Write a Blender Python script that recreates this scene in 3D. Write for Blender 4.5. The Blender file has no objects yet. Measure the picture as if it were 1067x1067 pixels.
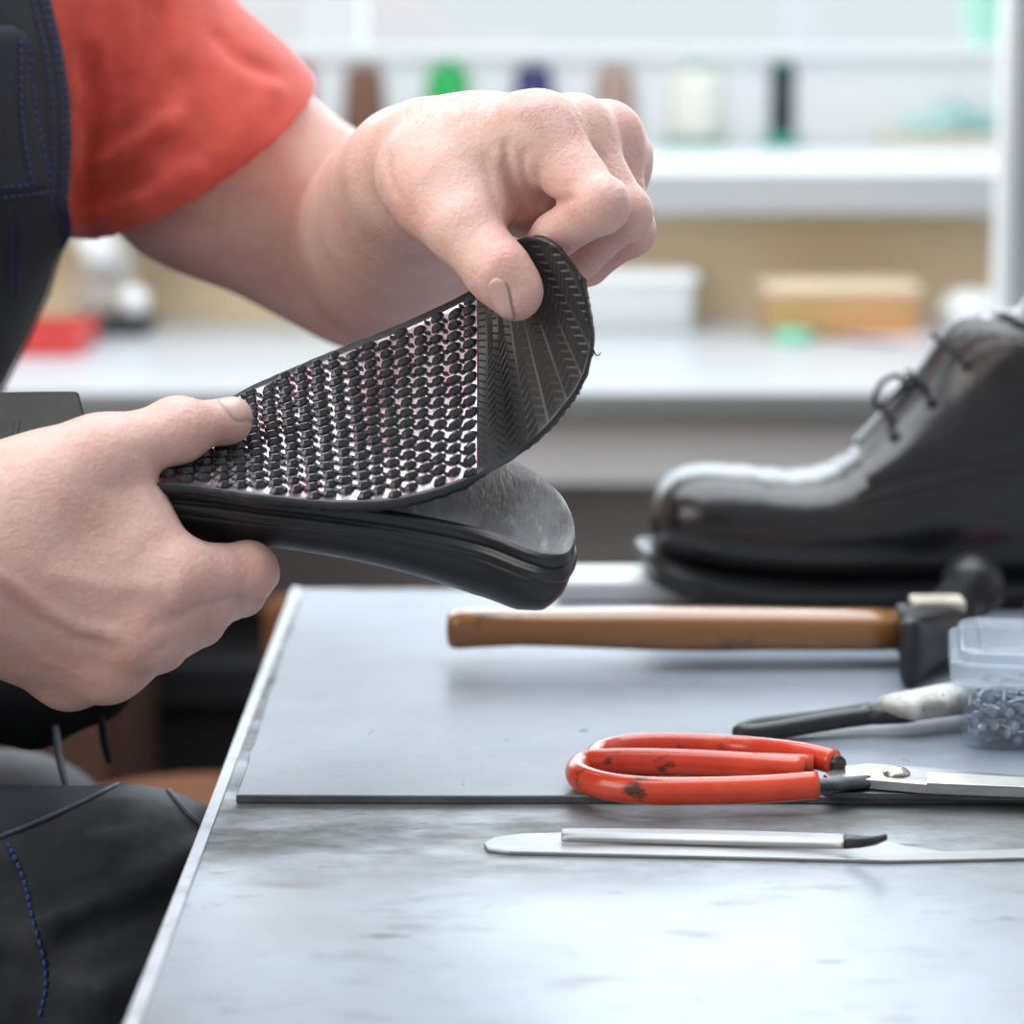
import bpy, bmesh, math, random
import numpy as np
from mathutils import Vector, Matrix

random.seed(7)
rng = np.random.default_rng(7)
scene = bpy.context.scene
COL = scene.collection
R = math.radians

# ------------------------------------------------------------------ camera
FPX = 2860.0                                   # focal length in pixels of the 1067 px frame
PIT = math.atan(513.5 / FPX)                   # camera looks slightly down
CAM = np.array([0.0, -1.1, 1.07])
FW = np.array([0.0, math.cos(PIT), -math.sin(PIT)])
UP = np.array([0.0, math.sin(PIT), math.cos(PIT)])
ZT = 0.75                                      # bench top height


def ray(px, py):
    return FW + np.array([(px - 533.5) / FPX, 0, 0]) - (py - 533.5) / FPX * UP


def P(px, py, Y=0.0):
    """point of the place seen at (px, py) that stands at depth Y"""
    d = ray(px, py)
    return CAM + d * ((Y - CAM[1]) / d[1])


def T(px, py, z=ZT):
    """point on a level surface of height z"""
    d = ray(px, py)
    return CAM + d * ((z - CAM[2]) / d[2])


def sc_at(Y):
    return (Y + 1.1) * math.cos(PIT) / FPX + 1e-9


def v3(a):
    return Vector((float(a[0]), float(a[1]), float(a[2])))


# ------------------------------------------------------------------ materials
MATS = {}


def mat(name, col, rough=0.5, metal=0.0, spec=0.5, noise=None, bump=None, coat=0.0,
        trans=0.0, sss=0.0, alpha=1.0, sheen=0.0, aniso=None):
    """col base colour; noise=(colour2, scale, lo, hi, stretch); bump=(scale, strength, distance, stretch)"""
    m = bpy.data.materials.new(name)
    m.use_nodes = True
    nt = m.node_tree
    b = nt.nodes['Principled BSDF']
    b.inputs['Base Color'].default_value = (*col, 1)
    b.inputs['Roughness'].default_value = rough
    b.inputs['Metallic'].default_value = metal
    b.inputs['Specular IOR Level'].default_value = spec
    b.inputs['Coat Weight'].default_value = coat
    b.inputs['Coat Roughness'].default_value = 0.12
    b.inputs['Transmission Weight'].default_value = trans
    b.inputs['Sheen Weight'].default_value = sheen
    b.inputs['Alpha'].default_value = alpha
    if sss:
        b.inputs['Subsurface Weight'].default_value = sss
        b.inputs['Subsurface Radius'].default_value = (1.0, 0.35, 0.2)
        b.inputs['Subsurface Scale'].default_value = 0.006
    tc = nt.nodes.new('ShaderNodeTexCoord')

    def mapped(st):
        mp = nt.nodes.new('ShaderNodeMapping')
        mp.inputs['Scale'].default_value = st
        nt.links.new(tc.outputs['Object'], mp.inputs['Vector'])
        return mp.outputs['Vector']
    if noise:
        items = noise if isinstance(noise, list) else [noise]
        prev = None
        for (c2, s, lo, hi, st) in items:
            n = nt.nodes.new('ShaderNodeTexNoise')
            n.inputs['Scale'].default_value = s
            n.inputs['Detail'].default_value = 6
            n.inputs['Roughness'].default_value = 0.6
            nt.links.new(mapped(st), n.inputs['Vector'])
            r = nt.nodes.new('ShaderNodeValToRGB')
            r.color_ramp.elements[0].position = lo
            r.color_ramp.elements[1].position = hi
            nt.links.new(n.outputs['Fac'], r.inputs['Fac'])
            x = nt.nodes.new('ShaderNodeMix')
            x.data_type = 'RGBA'
            if prev is None:
                x.inputs['A'].default_value = (*col, 1)
            else:
                nt.links.new(prev, x.inputs['A'])
            x.inputs['B'].default_value = (*c2, 1)
            nt.links.new(r.outputs['Color'], x.inputs['Factor'])
            prev = x.outputs['Result']
        nt.links.new(prev, b.inputs['Base Color'])
        m['prev'] = 1
    if bump:
        items = bump if isinstance(bump, list) else [bump]
        prevn = None
        for (s, st_, dist, st) in items:
            n = nt.nodes.new('ShaderNodeTexNoise')
            n.inputs['Scale'].default_value = s
            n.inputs['Detail'].default_value = 4
            nt.links.new(mapped(st), n.inputs['Vector'])
            bp = nt.nodes.new('ShaderNodeBump')
            bp.inputs['Strength'].default_value = st_
            bp.inputs['Distance'].default_value = dist
            nt.links.new(n.outputs['Fac'], bp.inputs['Height'])
            if prevn is not None:
                nt.links.new(prevn, bp.inputs['Normal'])
            prevn = bp.outputs['Normal']
        nt.links.new(prevn, b.inputs['Normal'])
    MATS[name] = m
    return m


U = (1, 1, 1)

# ------------------------------------------------------------------ object helpers


def tag(o, label=None, cat=None, group=None, kind=None):
    if label:
        o['label'] = label
    if cat:
        o['category'] = cat
    if group:
        o['group'] = group
    if kind:
        o['kind'] = kind
    return o


def empty(name, loc=(0, 0, 0), label=None, cat=None, group=None):
    o = bpy.data.objects.new(name, None)
    o.empty_display_size = 0.02
    COL.objects.link(o)
    o.location = v3(loc)
    o.matrix_basis = Matrix.Translation(v3(loc))
    return tag(o, label, cat, group)


def link_mesh(name, me, material, parent=None, smooth=True):
    if material is not None:
        mm = material if isinstance(material, (list, tuple)) else [material]
        for x in mm:
            me.materials.append(x)
    if smooth:
        me.polygons.foreach_set('use_smooth', np.ones(len(me.polygons), dtype=bool))
    o = bpy.data.objects.new(name, me)
    COL.objects.link(o)
    if parent is not None:
        o.parent = parent
        if parent.type == 'EMPTY':
            o.matrix_parent_inverse = Matrix.Translation(-Vector(parent.location))
    return o


class MB:
    """collects verts and faces of one part"""

    def __init__(s):
        s.v = []
        s.f = []
        s.mi = []

    def add(s, vs, fs, mi=0):
        b = len(s.v)
        s.v.extend([tuple(map(float, q)) for q in vs])
        s.f.extend([tuple(int(i) + b for i in f) for f in fs])
        s.mi.extend([mi] * len(fs))
        return s

    def box(s, lo, hi, mi=0):
        x0, y0, z0 = lo
        x1, y1, z1 = hi
        vs = [(x0, y0, z0), (x1, y0, z0), (x1, y1, z0), (x0, y1, z0), (x0, y0, z1), (x1, y0, z1), (x1, y1, z1), (x0, y1, z1)]
        fs = [(0, 3, 2, 1), (4, 5, 6, 7), (0, 1, 5, 4), (1, 2, 6, 5), (2, 3, 7, 6), (3, 0, 4, 7)]
        return s.add(vs, fs, mi)

    def rings(s, rings, cap0=True, cap1=True, closed=True, loop=False, mi=0):
        n = len(rings[0])
        vs = [q for r in rings for q in r]
        fs = []
        m = len(rings)
        for i in range(m if loop else m - 1):
            a = i * n
            b = ((i + 1) % m) * n
            for j in range(n if closed else n - 1):
                k = (j + 1) % n
                fs.append((a + j, a + k, b + k, b + j))
        if not loop and closed:
            if cap0:
                fs.append(tuple(range(n - 1, -1, -1)))
            if cap1:
                fs.append(tuple((m - 1) * n + j for j in range(n)))
        return s.add(vs, fs, mi)

    def tube(s, pts, rad, n=12, loop=False, flat=1.0, cap=True, mi=0, upv=None):
        pts = [np.array(p, float) for p in pts]
        m = len(pts)
        rr = np.interp(np.linspace(0, 1, m), np.linspace(0, 1, len(rad)), rad) if hasattr(rad, '__len__') else [rad] * m
        rings = []
        nrm = None
        for i in range(m):
            if loop:
                t = pts[(i + 1) % m] - pts[i - 1]
            else:
                t = pts[min(i + 1, m - 1)] - pts[max(i - 1, 0)]
            t = t / (np.linalg.norm(t) + 1e-12)
            if nrm is None:
                ref = np.array(upv if upv is not None else [0, 0, 1.0])
                if abs(t @ ref) > 0.95:
                    ref = np.array([0, 1.0, 0])
                nrm = ref - t * (t @ ref)
            else:
                nrm = nrm - t * (t @ nrm)
            nrm = nrm / np.linalg.norm(nrm)
            bn = np.cross(t, nrm)
            rings.append([pts[i] + rr[i] * (math.cos(a) * bn + math.sin(a) * nrm * flat)
                          for a in np.linspace(0, 2 * math.pi, n, endpoint=False)])
        return s.rings(rings, cap, cap, True, loop, mi)

    def lathe(s, prof, c=(0, 0, 0), n=24, axis=None, mi=0):
        """prof: list of (r, h); about axis through c"""
        ax = np.array(axis if axis is not None else [0, 0, 1.0], float)
        ax /= np.linalg.norm(ax)
        ref = np.array([1.0, 0, 0]) if abs(ax[0]) < 0.9 else np.array([0, 1.0, 0])
        a1 = np.cross(ax, ref)
        a1 /= np.linalg.norm(a1)
        a2 = np.cross(ax, a1)
        c = np.array(c, float)
        rings = [[c + ax * h + r * (math.cos(t) * a1 + math.sin(t) * a2)
                  for t in np.linspace(0, 2 * math.pi, n, endpoint=False)] for r, h in prof]
        return s.rings(rings, mi=mi)

    def build(s, name, material, parent=None, smooth=True, bevel=0.0, subsurf=0, angle=None, segs=2):
        me = bpy.data.meshes.new(name)
        me.from_pydata(s.v, [], s.f)
        me.validate()
        if isinstance(material, (list, tuple)) and len(material) > 1 and len(me.polygons) == len(s.mi):
            me.polygons.foreach_set('material_index', s.mi)
        bm = bmesh.new()
        bm.from_mesh(me)
        bmesh.ops.recalc_face_normals(bm, faces=bm.faces)
        bm.to_mesh(me)
        bm.free()
        o = link_mesh(name, me, material, parent, smooth)
        if bevel:
            md = o.modifiers.new('bevel', 'BEVEL')
            md.width = bevel
            md.segments = segs
            md.limit_method = 'ANGLE'
            md.angle_limit = R(35)
            md.harden_normals = False
        if subsurf:
            md = o.modifiers.new('sub', 'SUBSURF')
            md.levels = subsurf
            md.render_levels = subsurf
        if angle is not None:
            me.set_sharp_from_angle(angle=R(angle))
        return o


def catmull(pts, n=8, closed=False):
    pts = [np.array(p, float) for p in pts]
    m = len(pts)
    out = []
    for i in range(m if closed else m - 1):
        if closed:
            p0, p1, p2, p3 = pts[i - 1], pts[i], pts[(i + 1) % m], pts[(i + 2) % m]
        else:
            p1, p2 = pts[i], pts[i + 1]
            p0 = pts[i - 1] if i > 0 else 2 * p1 - p2
            p3 = pts[i + 2] if i + 2 < m else 2 * p2 - p1
        for k in range(n):
            t = k / n
            out.append(0.5 * (2 * p1 + (p2 - p0) * t + (2 * p0 - 5 * p1 + 4 * p2 - p3) * t * t + (3 * p1 - p0 - 3 * p2 + p3) * t ** 3))
    if not closed:
        out.append(pts[-1])
    return out


# ------------------------------------------------------------------ distance-field modelling
class Field:
    def __init__(s, gx, gy, gz):
        s.g = [np.asarray(a, np.float32) for a in (gx, gy, gz)]
        s.F = np.full([len(a) for a in s.g], 0.05, np.float32)

    def box(s, lo, hi):
        sl = []
        for a in range(3):
            i0 = int(np.searchsorted(s.g[a], lo[a])) - 1
            i1 = int(np.searchsorted(s.g[a], hi[a])) + 1
            i0 = max(i0, 0)
            i1 = min(max(i1, i0 + 1), len(s.g[a]))
            sl.append(slice(i0, i1))
        return tuple(sl)

    def pts(s, sl):
        return s.g[0][sl[0]][:, None, None], s.g[1][sl[1]][None, :, None], s.g[2][sl[2]][None, None, :]

    @staticmethod
    def capsule(X, a, b, ra, rb, squash=None):
        x, y, z = X
        a = np.asarray(a, np.float32)
        b = np.asarray(b, np.float32)
        d = b - a
        L2 = float(d @ d) + 1e-12
        px, py, pz = x - a[0], y - a[1], z - a[2]
        t = np.clip((px * d[0] + py * d[1] + pz * d[2]) / np.float32(L2), 0, 1)
        qx, qy, qz = px - t * d[0], py - t * d[1], pz - t * d[2]
        d2 = qx * qx + qy * qy + qz * qz
        if squash is not None:                       # (unit normal n, factor): thinner along n
            n, f = squash
            h = qx * np.float32(n[0]) + qy * np.float32(n[1]) + qz * np.float32(n[2])
            d2 = d2 + h * h * np.float32(f * f - 1)
        return np.sqrt(d2) - (ra + t * (rb - ra))

    @staticmethod
    def smin(a, b, k):
        h = np.maximum(k - np.abs(a - b), 0)
        return np.minimum(a, b) - h * h / (4 * k)

    def chain(s, pts, rad, k_in=0.004, k_out=0.004, root=None, k_root=0.012, root_w=0.018, squash=None, F=None, sub=False, blob=None):
        """tapered limb through pts, blended into the field; near `root` the blend is wide"""
        F = s.F if F is None else F
        pts = [np.asarray(p, float) for p in pts]
        rmax = max(rad) * (1.0) + 0.018
        lo = np.min(pts, 0) - rmax
        hi = np.max(pts, 0) + rmax
        sl = s.box(lo, hi)
        X = s.pts(sl)
        D = None
        for i in range(max(len(pts) - 1, 1)):
            j = min(i + 1, len(pts) - 1)
            sq = squash[i] if isinstance(squash, list) else squash
            c = s.capsule(X, pts[i], pts[j], rad[i], rad[j], sq)
            D = c if D is None else s.smin(D, c, np.float32(k_in))
        for (p, r) in (blob or []):
            D = s.smin(D, s.capsule(X, p, p, r, r), np.float32(k_in))
        if sub:
            A = F[sl]
            F[sl] = -s.smin(-A, D, np.float32(k_out))
            return
        if root is not None:
            x, y, z = X
            r2 = (x - np.float32(root[0])) ** 2 + (y - np.float32(root[1])) ** 2 + (z - np.float32(root[2])) ** 2
            k = np.float32(k_out) + np.float32(k_root - k_out) * np.exp(-r2 / np.float32(root_w ** 2))
        else:
            k = np.float32(k_out)
        F[sl] = s.smin(F[sl], D, k)

    def dent(s, pts, amp, w, F=None):
        """crease (amp > 0) or raised line (amp < 0) along a polyline"""
        F = s.F if F is None else F
        pts = [np.asarray(p, float) for p in pts]
        m = 2.6 * w
        for i in range(max(1, len(pts) - 1)):
            pass
        lo = np.min(pts, 0) - m
        hi = np.max(pts, 0) + m
        sl = s.box(lo, hi)
        X = s.pts(sl)
        D = None
        for i in range(max(1, len(pts) - 1)):
            j = min(i + 1, len(pts) - 1)
            c = s.capsule(X, pts[i], pts[j], 0, 0)
            D = c if D is None else np.minimum(D, c)
        F[sl] = F[sl] + np.float32(amp) * np.exp(-(D / np.float32(w)) ** 2)

    def sample(s, p):
        idx = []
        fr = []
        for a in range(3):
            i = int(np.clip(np.searchsorted(s.g[a], p[a]) - 1, 0, len(s.g[a]) - 2))
            idx.append(i)
            fr.append(float(np.clip((p[a] - s.g[a][i]) / (s.g[a][i + 1] - s.g[a][i]), 0, 1)))
        i, j, k = idx
        c = s.F[i:i + 2, j:j + 2, k:k + 2].astype(float)
        c = c[0] * (1 - fr[0]) + c[1] * fr[0]
        c = c[0] * (1 - fr[1]) + c[1] * fr[1]
        return c[0] * (1 - fr[2]) + c[1] * fr[2]

    def trace(s, o, d, t0=0.0, t1=3.0, step=0.0008):
        """first surface point from o along d"""
        d = np.asarray(d, float) / np.linalg.norm(d)
        t = t0
        while t < t1:
            p = o + d * t
            v = s.sample(p)
            if v < 0:
                lo_, hi_ = t - step * 2, t
                for _ in range(12):
                    mid = (lo_ + hi_) / 2
                    if s.sample(o + d * mid) < 0:
                        hi_ = mid
                    else:
                        lo_ = mid
                return o + d * hi_
            t += max(step, min(v * 0.6, 0.02))
        return None

    def on(s, px, py, Y0=-0.2, Y1=0.5):
        """surface point seen at pixel (px, py)"""
        d = ray(px, py)
        a = (Y0 - CAM[1]) / d[1]
        n = np.linalg.norm(d)
        return s.trace(CAM, d, a * n, ((Y1 - CAM[1]) / d[1]) * n)

    def mesh(s, name, iso=0.0):
        F = s.F - np.float32(iso)
        S = F < 0
        nx, ny, nz = F.shape
        cnt = np.zeros((nx - 1, ny - 1, nz - 1), np.uint8)
        for a in (0, 1):
            for b in (0, 1):
                for c in (0, 1):
                    cnt += S[a:nx - 1 + a, b:ny - 1 + b, c:nz - 1 + c]
        act = (cnt > 0) & (cnt < 8)
        I, J, K = np.nonzero(act)
        vid = np.full(act.shape, -1, np.int32)
        vid[I, J, K] = np.arange(len(I), dtype=np.int32)
        acc = np.zeros((len(I), 3))
        num = np.zeros(len(I))
        val = {}
        for a in (0, 1):
            for b in (0, 1):
                for c in (0, 1):
                    val[a, b, c] = F[I + a, J + b, K + c].astype(float)
        for ax in range(3):
            for u in (0, 1):
                for w in (0, 1):
                    c0 = [u, w]
                    c0.insert(ax, 0)
                    c1 = [u, w]
                    c1.insert(ax, 1)
                    f0, f1 = val[tuple(c0)], val[tuple(c1)]
                    cr = (f0 < 0) != (f1 < 0)
                    t = np.where(cr, f0 / np.where(cr, f0 - f1, 1), 0)
                    pos = np.zeros((len(I), 3))
                    for q in range(3):
                        pos[:, q] = c0[q]
                    pos[:, ax] = t
                    acc += pos * cr[:, None]
                    num += cr
        fr = acc / num[:, None]
        V = np.zeros((len(I), 3))
        for q, idx in enumerate((I, J, K)):
            g = s.g[q].astype(float)
            V[:, q] = g[idx] + fr[:, q] * (g[idx + 1] - g[idx])
        quads = []
        for ax in range(3):
            o1, o2 = [q for q in range(3) if q != ax]
            slA = [slice(None)] * 3
            slB = [slice(None)] * 3
            slA[ax] = slice(0, -1)
            slB[ax] = slice(1, None)
            for q in (o1, o2):
                slA[q] = slice(1, -1)
                slB[q] = slice(1, -1)
            SA, SB = S[tuple(slA)], S[tuple(slB)]
            e = np.nonzero(SA != SB)
            flip = SA[e]
            base = [None] * 3
            base[ax] = e[ax]
            base[o1] = e[o1] + 1
            base[o2] = e[o2] + 1

            def cell(d1, d2):
                ii = [None] * 3
                ii[ax] = base[ax]
                ii[o1] = base[o1] + d1
                ii[o2] = base[o2] + d2
                return vid[ii[0], ii[1], ii[2]]
            q4 = np.stack([cell(-1, -1), cell(0, -1), cell(0, 0), cell(-1, 0)], 1)
            if ax == 1:
                flip = ~flip
            q4[~flip] = q4[~flip][:, ::-1]
            quads.append(q4)
        Q = np.concatenate(quads)
        Q = Q[(Q >= 0).all(1)]
        # light relaxation removes grid stepping
        ed = np.concatenate([Q[:, [0, 1]], Q[:, [1, 2]], Q[:, [2, 3]], Q[:, [3, 0]]])
        for lam in (0.5, 0.5):
            sm = np.zeros_like(V)
            nn = np.zeros(len(V))
            for c in range(3):
                sm[:, c] = np.bincount(ed[:, 0], V[ed[:, 1], c], len(V)) + np.bincount(ed[:, 1], V[ed[:, 0], c], len(V))
            nn = np.bincount(ed[:, 0], minlength=len(V)) + np.bincount(ed[:, 1], minlength=len(V))
            V = V + lam * (sm / np.maximum(nn, 1)[:, None] - V)
        me = bpy.data.meshes.new(name)
        me.vertices.add(len(V))
        me.vertices.foreach_set('co', V.ravel().astype(np.float32))
        me.loops.add(Q.size)
        me.loops.foreach_set('vertex_index', Q.ravel().astype(np.int32))
        me.polygons.add(len(Q))
        me.polygons.foreach_set('loop_start', np.arange(0, Q.size, 4, dtype=np.int32))
        me.update(calc_edges=True)
        me.validate()
        return me, V


def axis(*segs):
    """segs: (start, step) pairs then the end"""
    out = []
    for (a, st), b in zip(segs[:-1], [q[0] if isinstance(q, tuple) else q for q in segs[1:]]):
        n = max(1, int(round((b - a) / st)))
        out.extend(list(np.linspace(a, b, n, endpoint=False)))
    out.append(segs[-1] if not isinstance(segs[-1], tuple) else segs[-1][0])
    return out
# ------------------------------------------------------------------ person


def J(px, py, mm):
    return P(px, py, mm / 1000.0)


skin = mat('skin', (0.80, 0.475, 0.41), rough=0.44, spec=0.45, sss=0.18,
           noise=[((0.84, 0.56, 0.49), 55, 0.35, 0.7, U), ((0.74, 0.35, 0.31), 30, 0.48, 0.80, U), ((0.82, 0.60, 0.54), 420, 0.56, 0.75, U)],
           bump=[(1700, 0.5, 0.0005, U), (520, 0.45, 0.0009, U), (160, 0.25, 0.002, U)])
nail_mat = mat('nail', (0.76, 0.50, 0.44), rough=0.3, spec=0.5, noise=((0.66, 0.46, 0.38), 300, 0.4, 0.7, U))
nail_rim = mat('nail_edge', (0.30, 0.24, 0.20), rough=0.6)

gx = axis((-0.62, 0.0065), (-0.30, 0.0038), (-0.215, 0.00115), (0.062, 0.003), 0.075)
gy = axis((-0.16, 0.003), (-0.092, 0.0012), (0.10, 0.0035), (0.38, 0.006), 0.47)
gz = axis((0.52, 0.0065), (0.80, 0.003), (0.832, 0.00115), (1.05, 0.005), 1.15, )
gz = list(gz[:-1]) + list(np.arange(1.15, 1.46, 0.0065))
B = Field(gx, gy, gz)
mm = 0.001
TX, TY = -0.345, 0.245


def smooth(a, b, x):
    t = min(max((x - a)/(b - a), 0), 1)
    return t*t*(3 - 2*t)



# bib front: a bent sheet round the chest; edge drawn from the waist up
BIBE = [(-260, 22), (-60, 36), (0, 47), (50, 59), (100, 67), (150, 69), (200, 66), (250, 57), (310, 40), (360, 18), (395, 0), (450, -28), (520, -50), (640, -62)]
be_y = [q[0] for q in BIBE]
be_x = [q[1] for q in BIBE]
RB = 0.135


def bib_c(py):
    """centre x of the trunk at the height seen at row py, and that height"""
    fe = R(-20)*(1 - smooth(205, 275, py)) + R(0)*smooth(205, 275, py)
    Y = TY + RB*math.sin(fe)
    p = P(np.interp(py, be_y, be_x), py, Y)
    return p[0] - RB*math.cos(fe), p[2], fe


def bib_pt(px, py, lift=0.0):
    cx, z, fe = bib_c(py)
    Y = TY - 0.08
    for _ in range(14):
        x = P(px, py, Y)[0]
        Y = 0.5*Y + 0.5*(TY - math.sqrt(max((RB + lift)**2 - (x - cx)**2, 1e-6)))
    p = P(px, py, Y)
    n = np.array([p[0] - cx, Y - TY, 0])
    return p, n/np.linalg.norm(n)


def bib_ang(py, f, lift=0.0):
    cx, z, fe = bib_c(py)
    ph = fe + R(13)*smooth(205, 275, py) - f
    return np.array([cx + (RB + lift)*math.cos(ph), TY + (RB + lift)*math.sin(ph), z]), np.array([math.cos(ph), math.sin(ph), 0])



# ---- far arm (his left): shoulder, upper arm, forearm
SHO, ELB, WRI = J(70, 15, 290), J(372, 258, 300), J(430, 182, 80)
FOR1 = J(420, 238, 200)
B.chain([SHO, J(215, 165, 285), ELB], [55*mm, 53*mm, 50*mm], k_in=0.02, k_out=0.03)
fpts = catmull([np.append(J(408, 266, 282), .046), np.append(FOR1, .0462), np.append(J(428, 208, 130), .0370), np.append(WRI, .0270)], 16)
B.chain([q[:3] for q in fpts], [q[3] for q in fpts], k_in=0.004, k_out=0.004,
        root=J(380, 330, 300), k_root=0.022, root_w=0.04)

# ---- far hand (his left fist)
iM, iP, iD, iT = J(560, 141, 22), J(625, 213, -3), J(578, 246, 10), J(556, 268, 19)
mM, mP, mD, mT = J(598, 142, 42), J(650, 222, 24), J(604, 268, 36), J(582, 285, 34)
rM, rP, rD, rT = J(630, 146, 64), J(655, 240, 52), J(612, 276, 56), J(590, 285, 50)
lM, lP, lD, lT = J(642, 166, 84), J(645, 246, 74), J(612, 276, 76), J(596, 282, 70)
tC, tM, tI, tT = J(444, 186, 36), J(483, 238, 4), J(520, 284, -12), J(537, 309, -15)
w1, w2, w3 = J(446, 160, 58), J(446, 170, 80), J(446, 182, 96)
B.chain([WRI, J(455, 172, 70)], [27*mm, 24*mm], k_out=0.010)
for a, b, ra, rb in ((w1, iM, 19, 15.5), (w1, mM, 18, 14.5), (w2, rM, 17, 13.5), (w3, lM, 15, 12)):
    B.chain([a, b], [ra*mm, rb*mm], k_out=0.014)
B.chain([J(500, 165, 48), J(560, 190, 58)], [24*mm, 20*mm], k_out=0.014)          # palm
B.chain([J(470, 175, 30), J(515, 160, 24)], [19*mm, 18*mm], k_out=0.012)          # first web muscle
B.chain([J(508, 190, 24), J(545, 208, 34), J(575, 226, 48)], [15*mm, 14*mm, 14*mm], k_in=0.006, k_out=0.005)
B.chain([tC, tM], [21*mm, 15.0*mm], k_out=0.010)
B.chain([J(462, 200, 22), J(488, 222, 14)], [19*mm, 16*mm], k_out=0.008)
B.chain([tM, tI, tT], [14.6*mm, 12.2*mm, 9.8*mm], k_in=0.006, k_out=0.002, root=tM, k_root=0.010, root_w=0.012,
        blob=[(J(541, 300, -13), 8.5*mm)])
for pts, rad in (([iM, iP, iD, iT], [15.5, 11.0, 9.2, 8.0]), ([mM, mP, mD, mT], [14, 10.6, 9.0, 7.8]),
                 ([rM, rP, rD, rT], [13.5, 10.2, 8.6, 7.6]), ([lM, lP, lD, lT], [12.5, 9.2, 7.8, 7.0])):
    B.chain(pts, [r*mm for r in rad], k_in=0.003, k_out=0.0018, root=pts[0], k_root=0.022, root_w=0.026,
            blob=[(pts[1], (rad[1] + 0.9)*mm)])

# ---- near hand (his right) holding the shoe
W0 = J(-75, 585, -66)
qM, qP, qD, qT = J(176, 604, -50), J(259, 594, -36), J(256, 590, -4), J(258, 576, 22)
nM, nP, nD, nT = J(146, 655, -52), J(214, 630, -38), J(252, 618, -6), J(272, 598, 24)
oM, oP, oD, oT = J(112, 690, -44), J(166, 672, -26), J(210, 650, 2), J(240, 622, 26)
pM, pP, pD, pT = J(72, 700, -32), J(118, 695, -8), J(160, 675, 12), J(190, 650, 28)
kC, kM, kI, kT = J(5, 520, -50), J(104, 476, -44), J(184, 449, -29), J(240, 436, -12)
B.chain([J(-420, 560, -62), J(-260, 575, -84), W0], [47*mm, 43*mm, 31*mm], k_in=0.02, k_out=0.01)
B.chain([W0, J(-20, 590, -58)], [30*mm, 28*mm], k_out=0.016)
v1, v2, v3_, v4 = J(-20, 560, -54), J(-25, 585, -58), J(-30, 615, -58), J(-30, 638, -54)
for a, b, ra, rb in ((v1, qM, 22, 15), (v2, nM, 21, 15), (v3_, oM, 20, 14.5), (v4, pM, 19, 13.5)):
    B.chain([a, b], [ra*mm, rb*mm], k_out=0.014)
B.chain([J(30, 590, -46), J(120, 620, -34)], [25*mm, 22*mm], k_out=0.014)
B.chain([kC, kM], [23*mm, 15.5*mm], k_out=0.014)
B.chain([J(60, 525, -46), J(132, 545, -42)], [23*mm, 15*mm], k_out=0.014)
B.chain([J(112, 500, -38), J(150, 560, -46)], [15*mm, 13*mm], k_out=0.012)
B.chain([kM, kI, kT], [15*mm, 11.6*mm, 8.2*mm], k_in=0.005, k_out=0.002, root=kM, k_root=0.014, root_w=0.022,
        blob=[(J(186, 447, -29), 12.2*mm), (J(238, 441, -14), 8.2*mm)])
for pts, rad in (([qM, qP, qD, qT], [15, 10.6, 9.4, 8.0]), ([nM, nP, nD, nT], [15, 10.6, 9.4, 8.0]),
                 ([oM, oP, oD, oT], [14.5, 10.2, 9.0, 7.8]), ([pM, pP, pD, pT], [13.5, 9.4, 8.2, 7.2])):
    B.chain(pts, [r*mm for r in rad], k_in=0.003, k_out=0.002, root=pts[0], k_root=0.014, root_w=0.026,
            blob=[(pts[1], (rad[1] + 0.6)*mm)])

# ---- trunk, near arm, neck and head (mostly clothed or above the frame)
for pa, pb in ((640, 310), (310, 150), (150, 20)):
    ca_, cb_ = bib_c(pa), bib_c(pb)
    B.chain([(ca_[0] - 0.01, TY, ca_[1]), (cb_[0] - 0.01, TY, cb_[1])], [0.092, 0.098], k_out=0.03)
B.chain([(TX - 0.11, TY - 0.09, 1.055), (TX + 0.09, TY + 0.05, 1.07), SHO], [0.065, 0.06, 0.055], k_in=0.03, k_out=0.02)
ESH = np.array([-0.50, 0.13, 1.06])
EEL = np.array([-0.50, -0.03, 0.862])
B.chain([ESH, EEL], [0.062, 0.05], k_out=0.03)
B.chain([EEL, J(-420, 560, -62)], [0.048, 0.047], k_out=0.02)
B.chain([(TX + 0.01, TY - 0.01, 1.10), (TX + 0.045, TY - 0.05, 1.21)], [0.062, 0.056], k_out=0.03)
HD = np.array([TX + 0.07, TY - 0.085, 1.315])
fdir = np.array([0.6, -0.68, -0.42])
fdir /= np.linalg.norm(fdir)
side = np.cross(fdir, [0, 0, 1.0])
side /= np.linalg.norm(side)
upv = np.cross(side, fdir)
B.chain([HD - fdir*0.03 + upv*0.02, HD + fdir*0.02 + upv*0.015], [0.086, 0.08], k_out=0.02)
B.chain([HD + fdir*0.02 - upv*0.02, HD + fdir*0.055 - upv*0.085], [0.066, 0.038], k_out=0.03)
B.chain([HD + fdir*0.092 + upv*0.022, HD + fdir*0.116 - upv*0.024], [0.008, 0.013], k_out=0.01)
for sg in (-1, 1):
    B.chain([HD + side*sg*0.083 + upv*0.02 - fdir*0.01, HD + side*sg*0.083 - upv*0.03 - fdir*0.005], [0.013, 0.009], k_out=0.008)
    B.chain([HD + fdir*0.098 + side*sg*0.033 + upv*0.008], [0.017], k_out=0.008, sub=True)
    B.chain([HD + fdir*0.08 + side*sg*0.033 + upv*0.008], [0.0145], k_out=0.002)
B.dent([HD + fdir*0.105 + side*0.024 - upv*0.055, HD + fdir*0.11 - upv*0.055, HD + fdir*0.105 - side*0.024 - upv*0.055], 0.005, 0.006)

# ---- creases, tendons and knuckle detail, drawn on the skin


def on_poly(px_list):
    out = []
    for q in px_list:
        p = B.on(*q)
        if p is not None:
            out.append(p)
    return out


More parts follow.
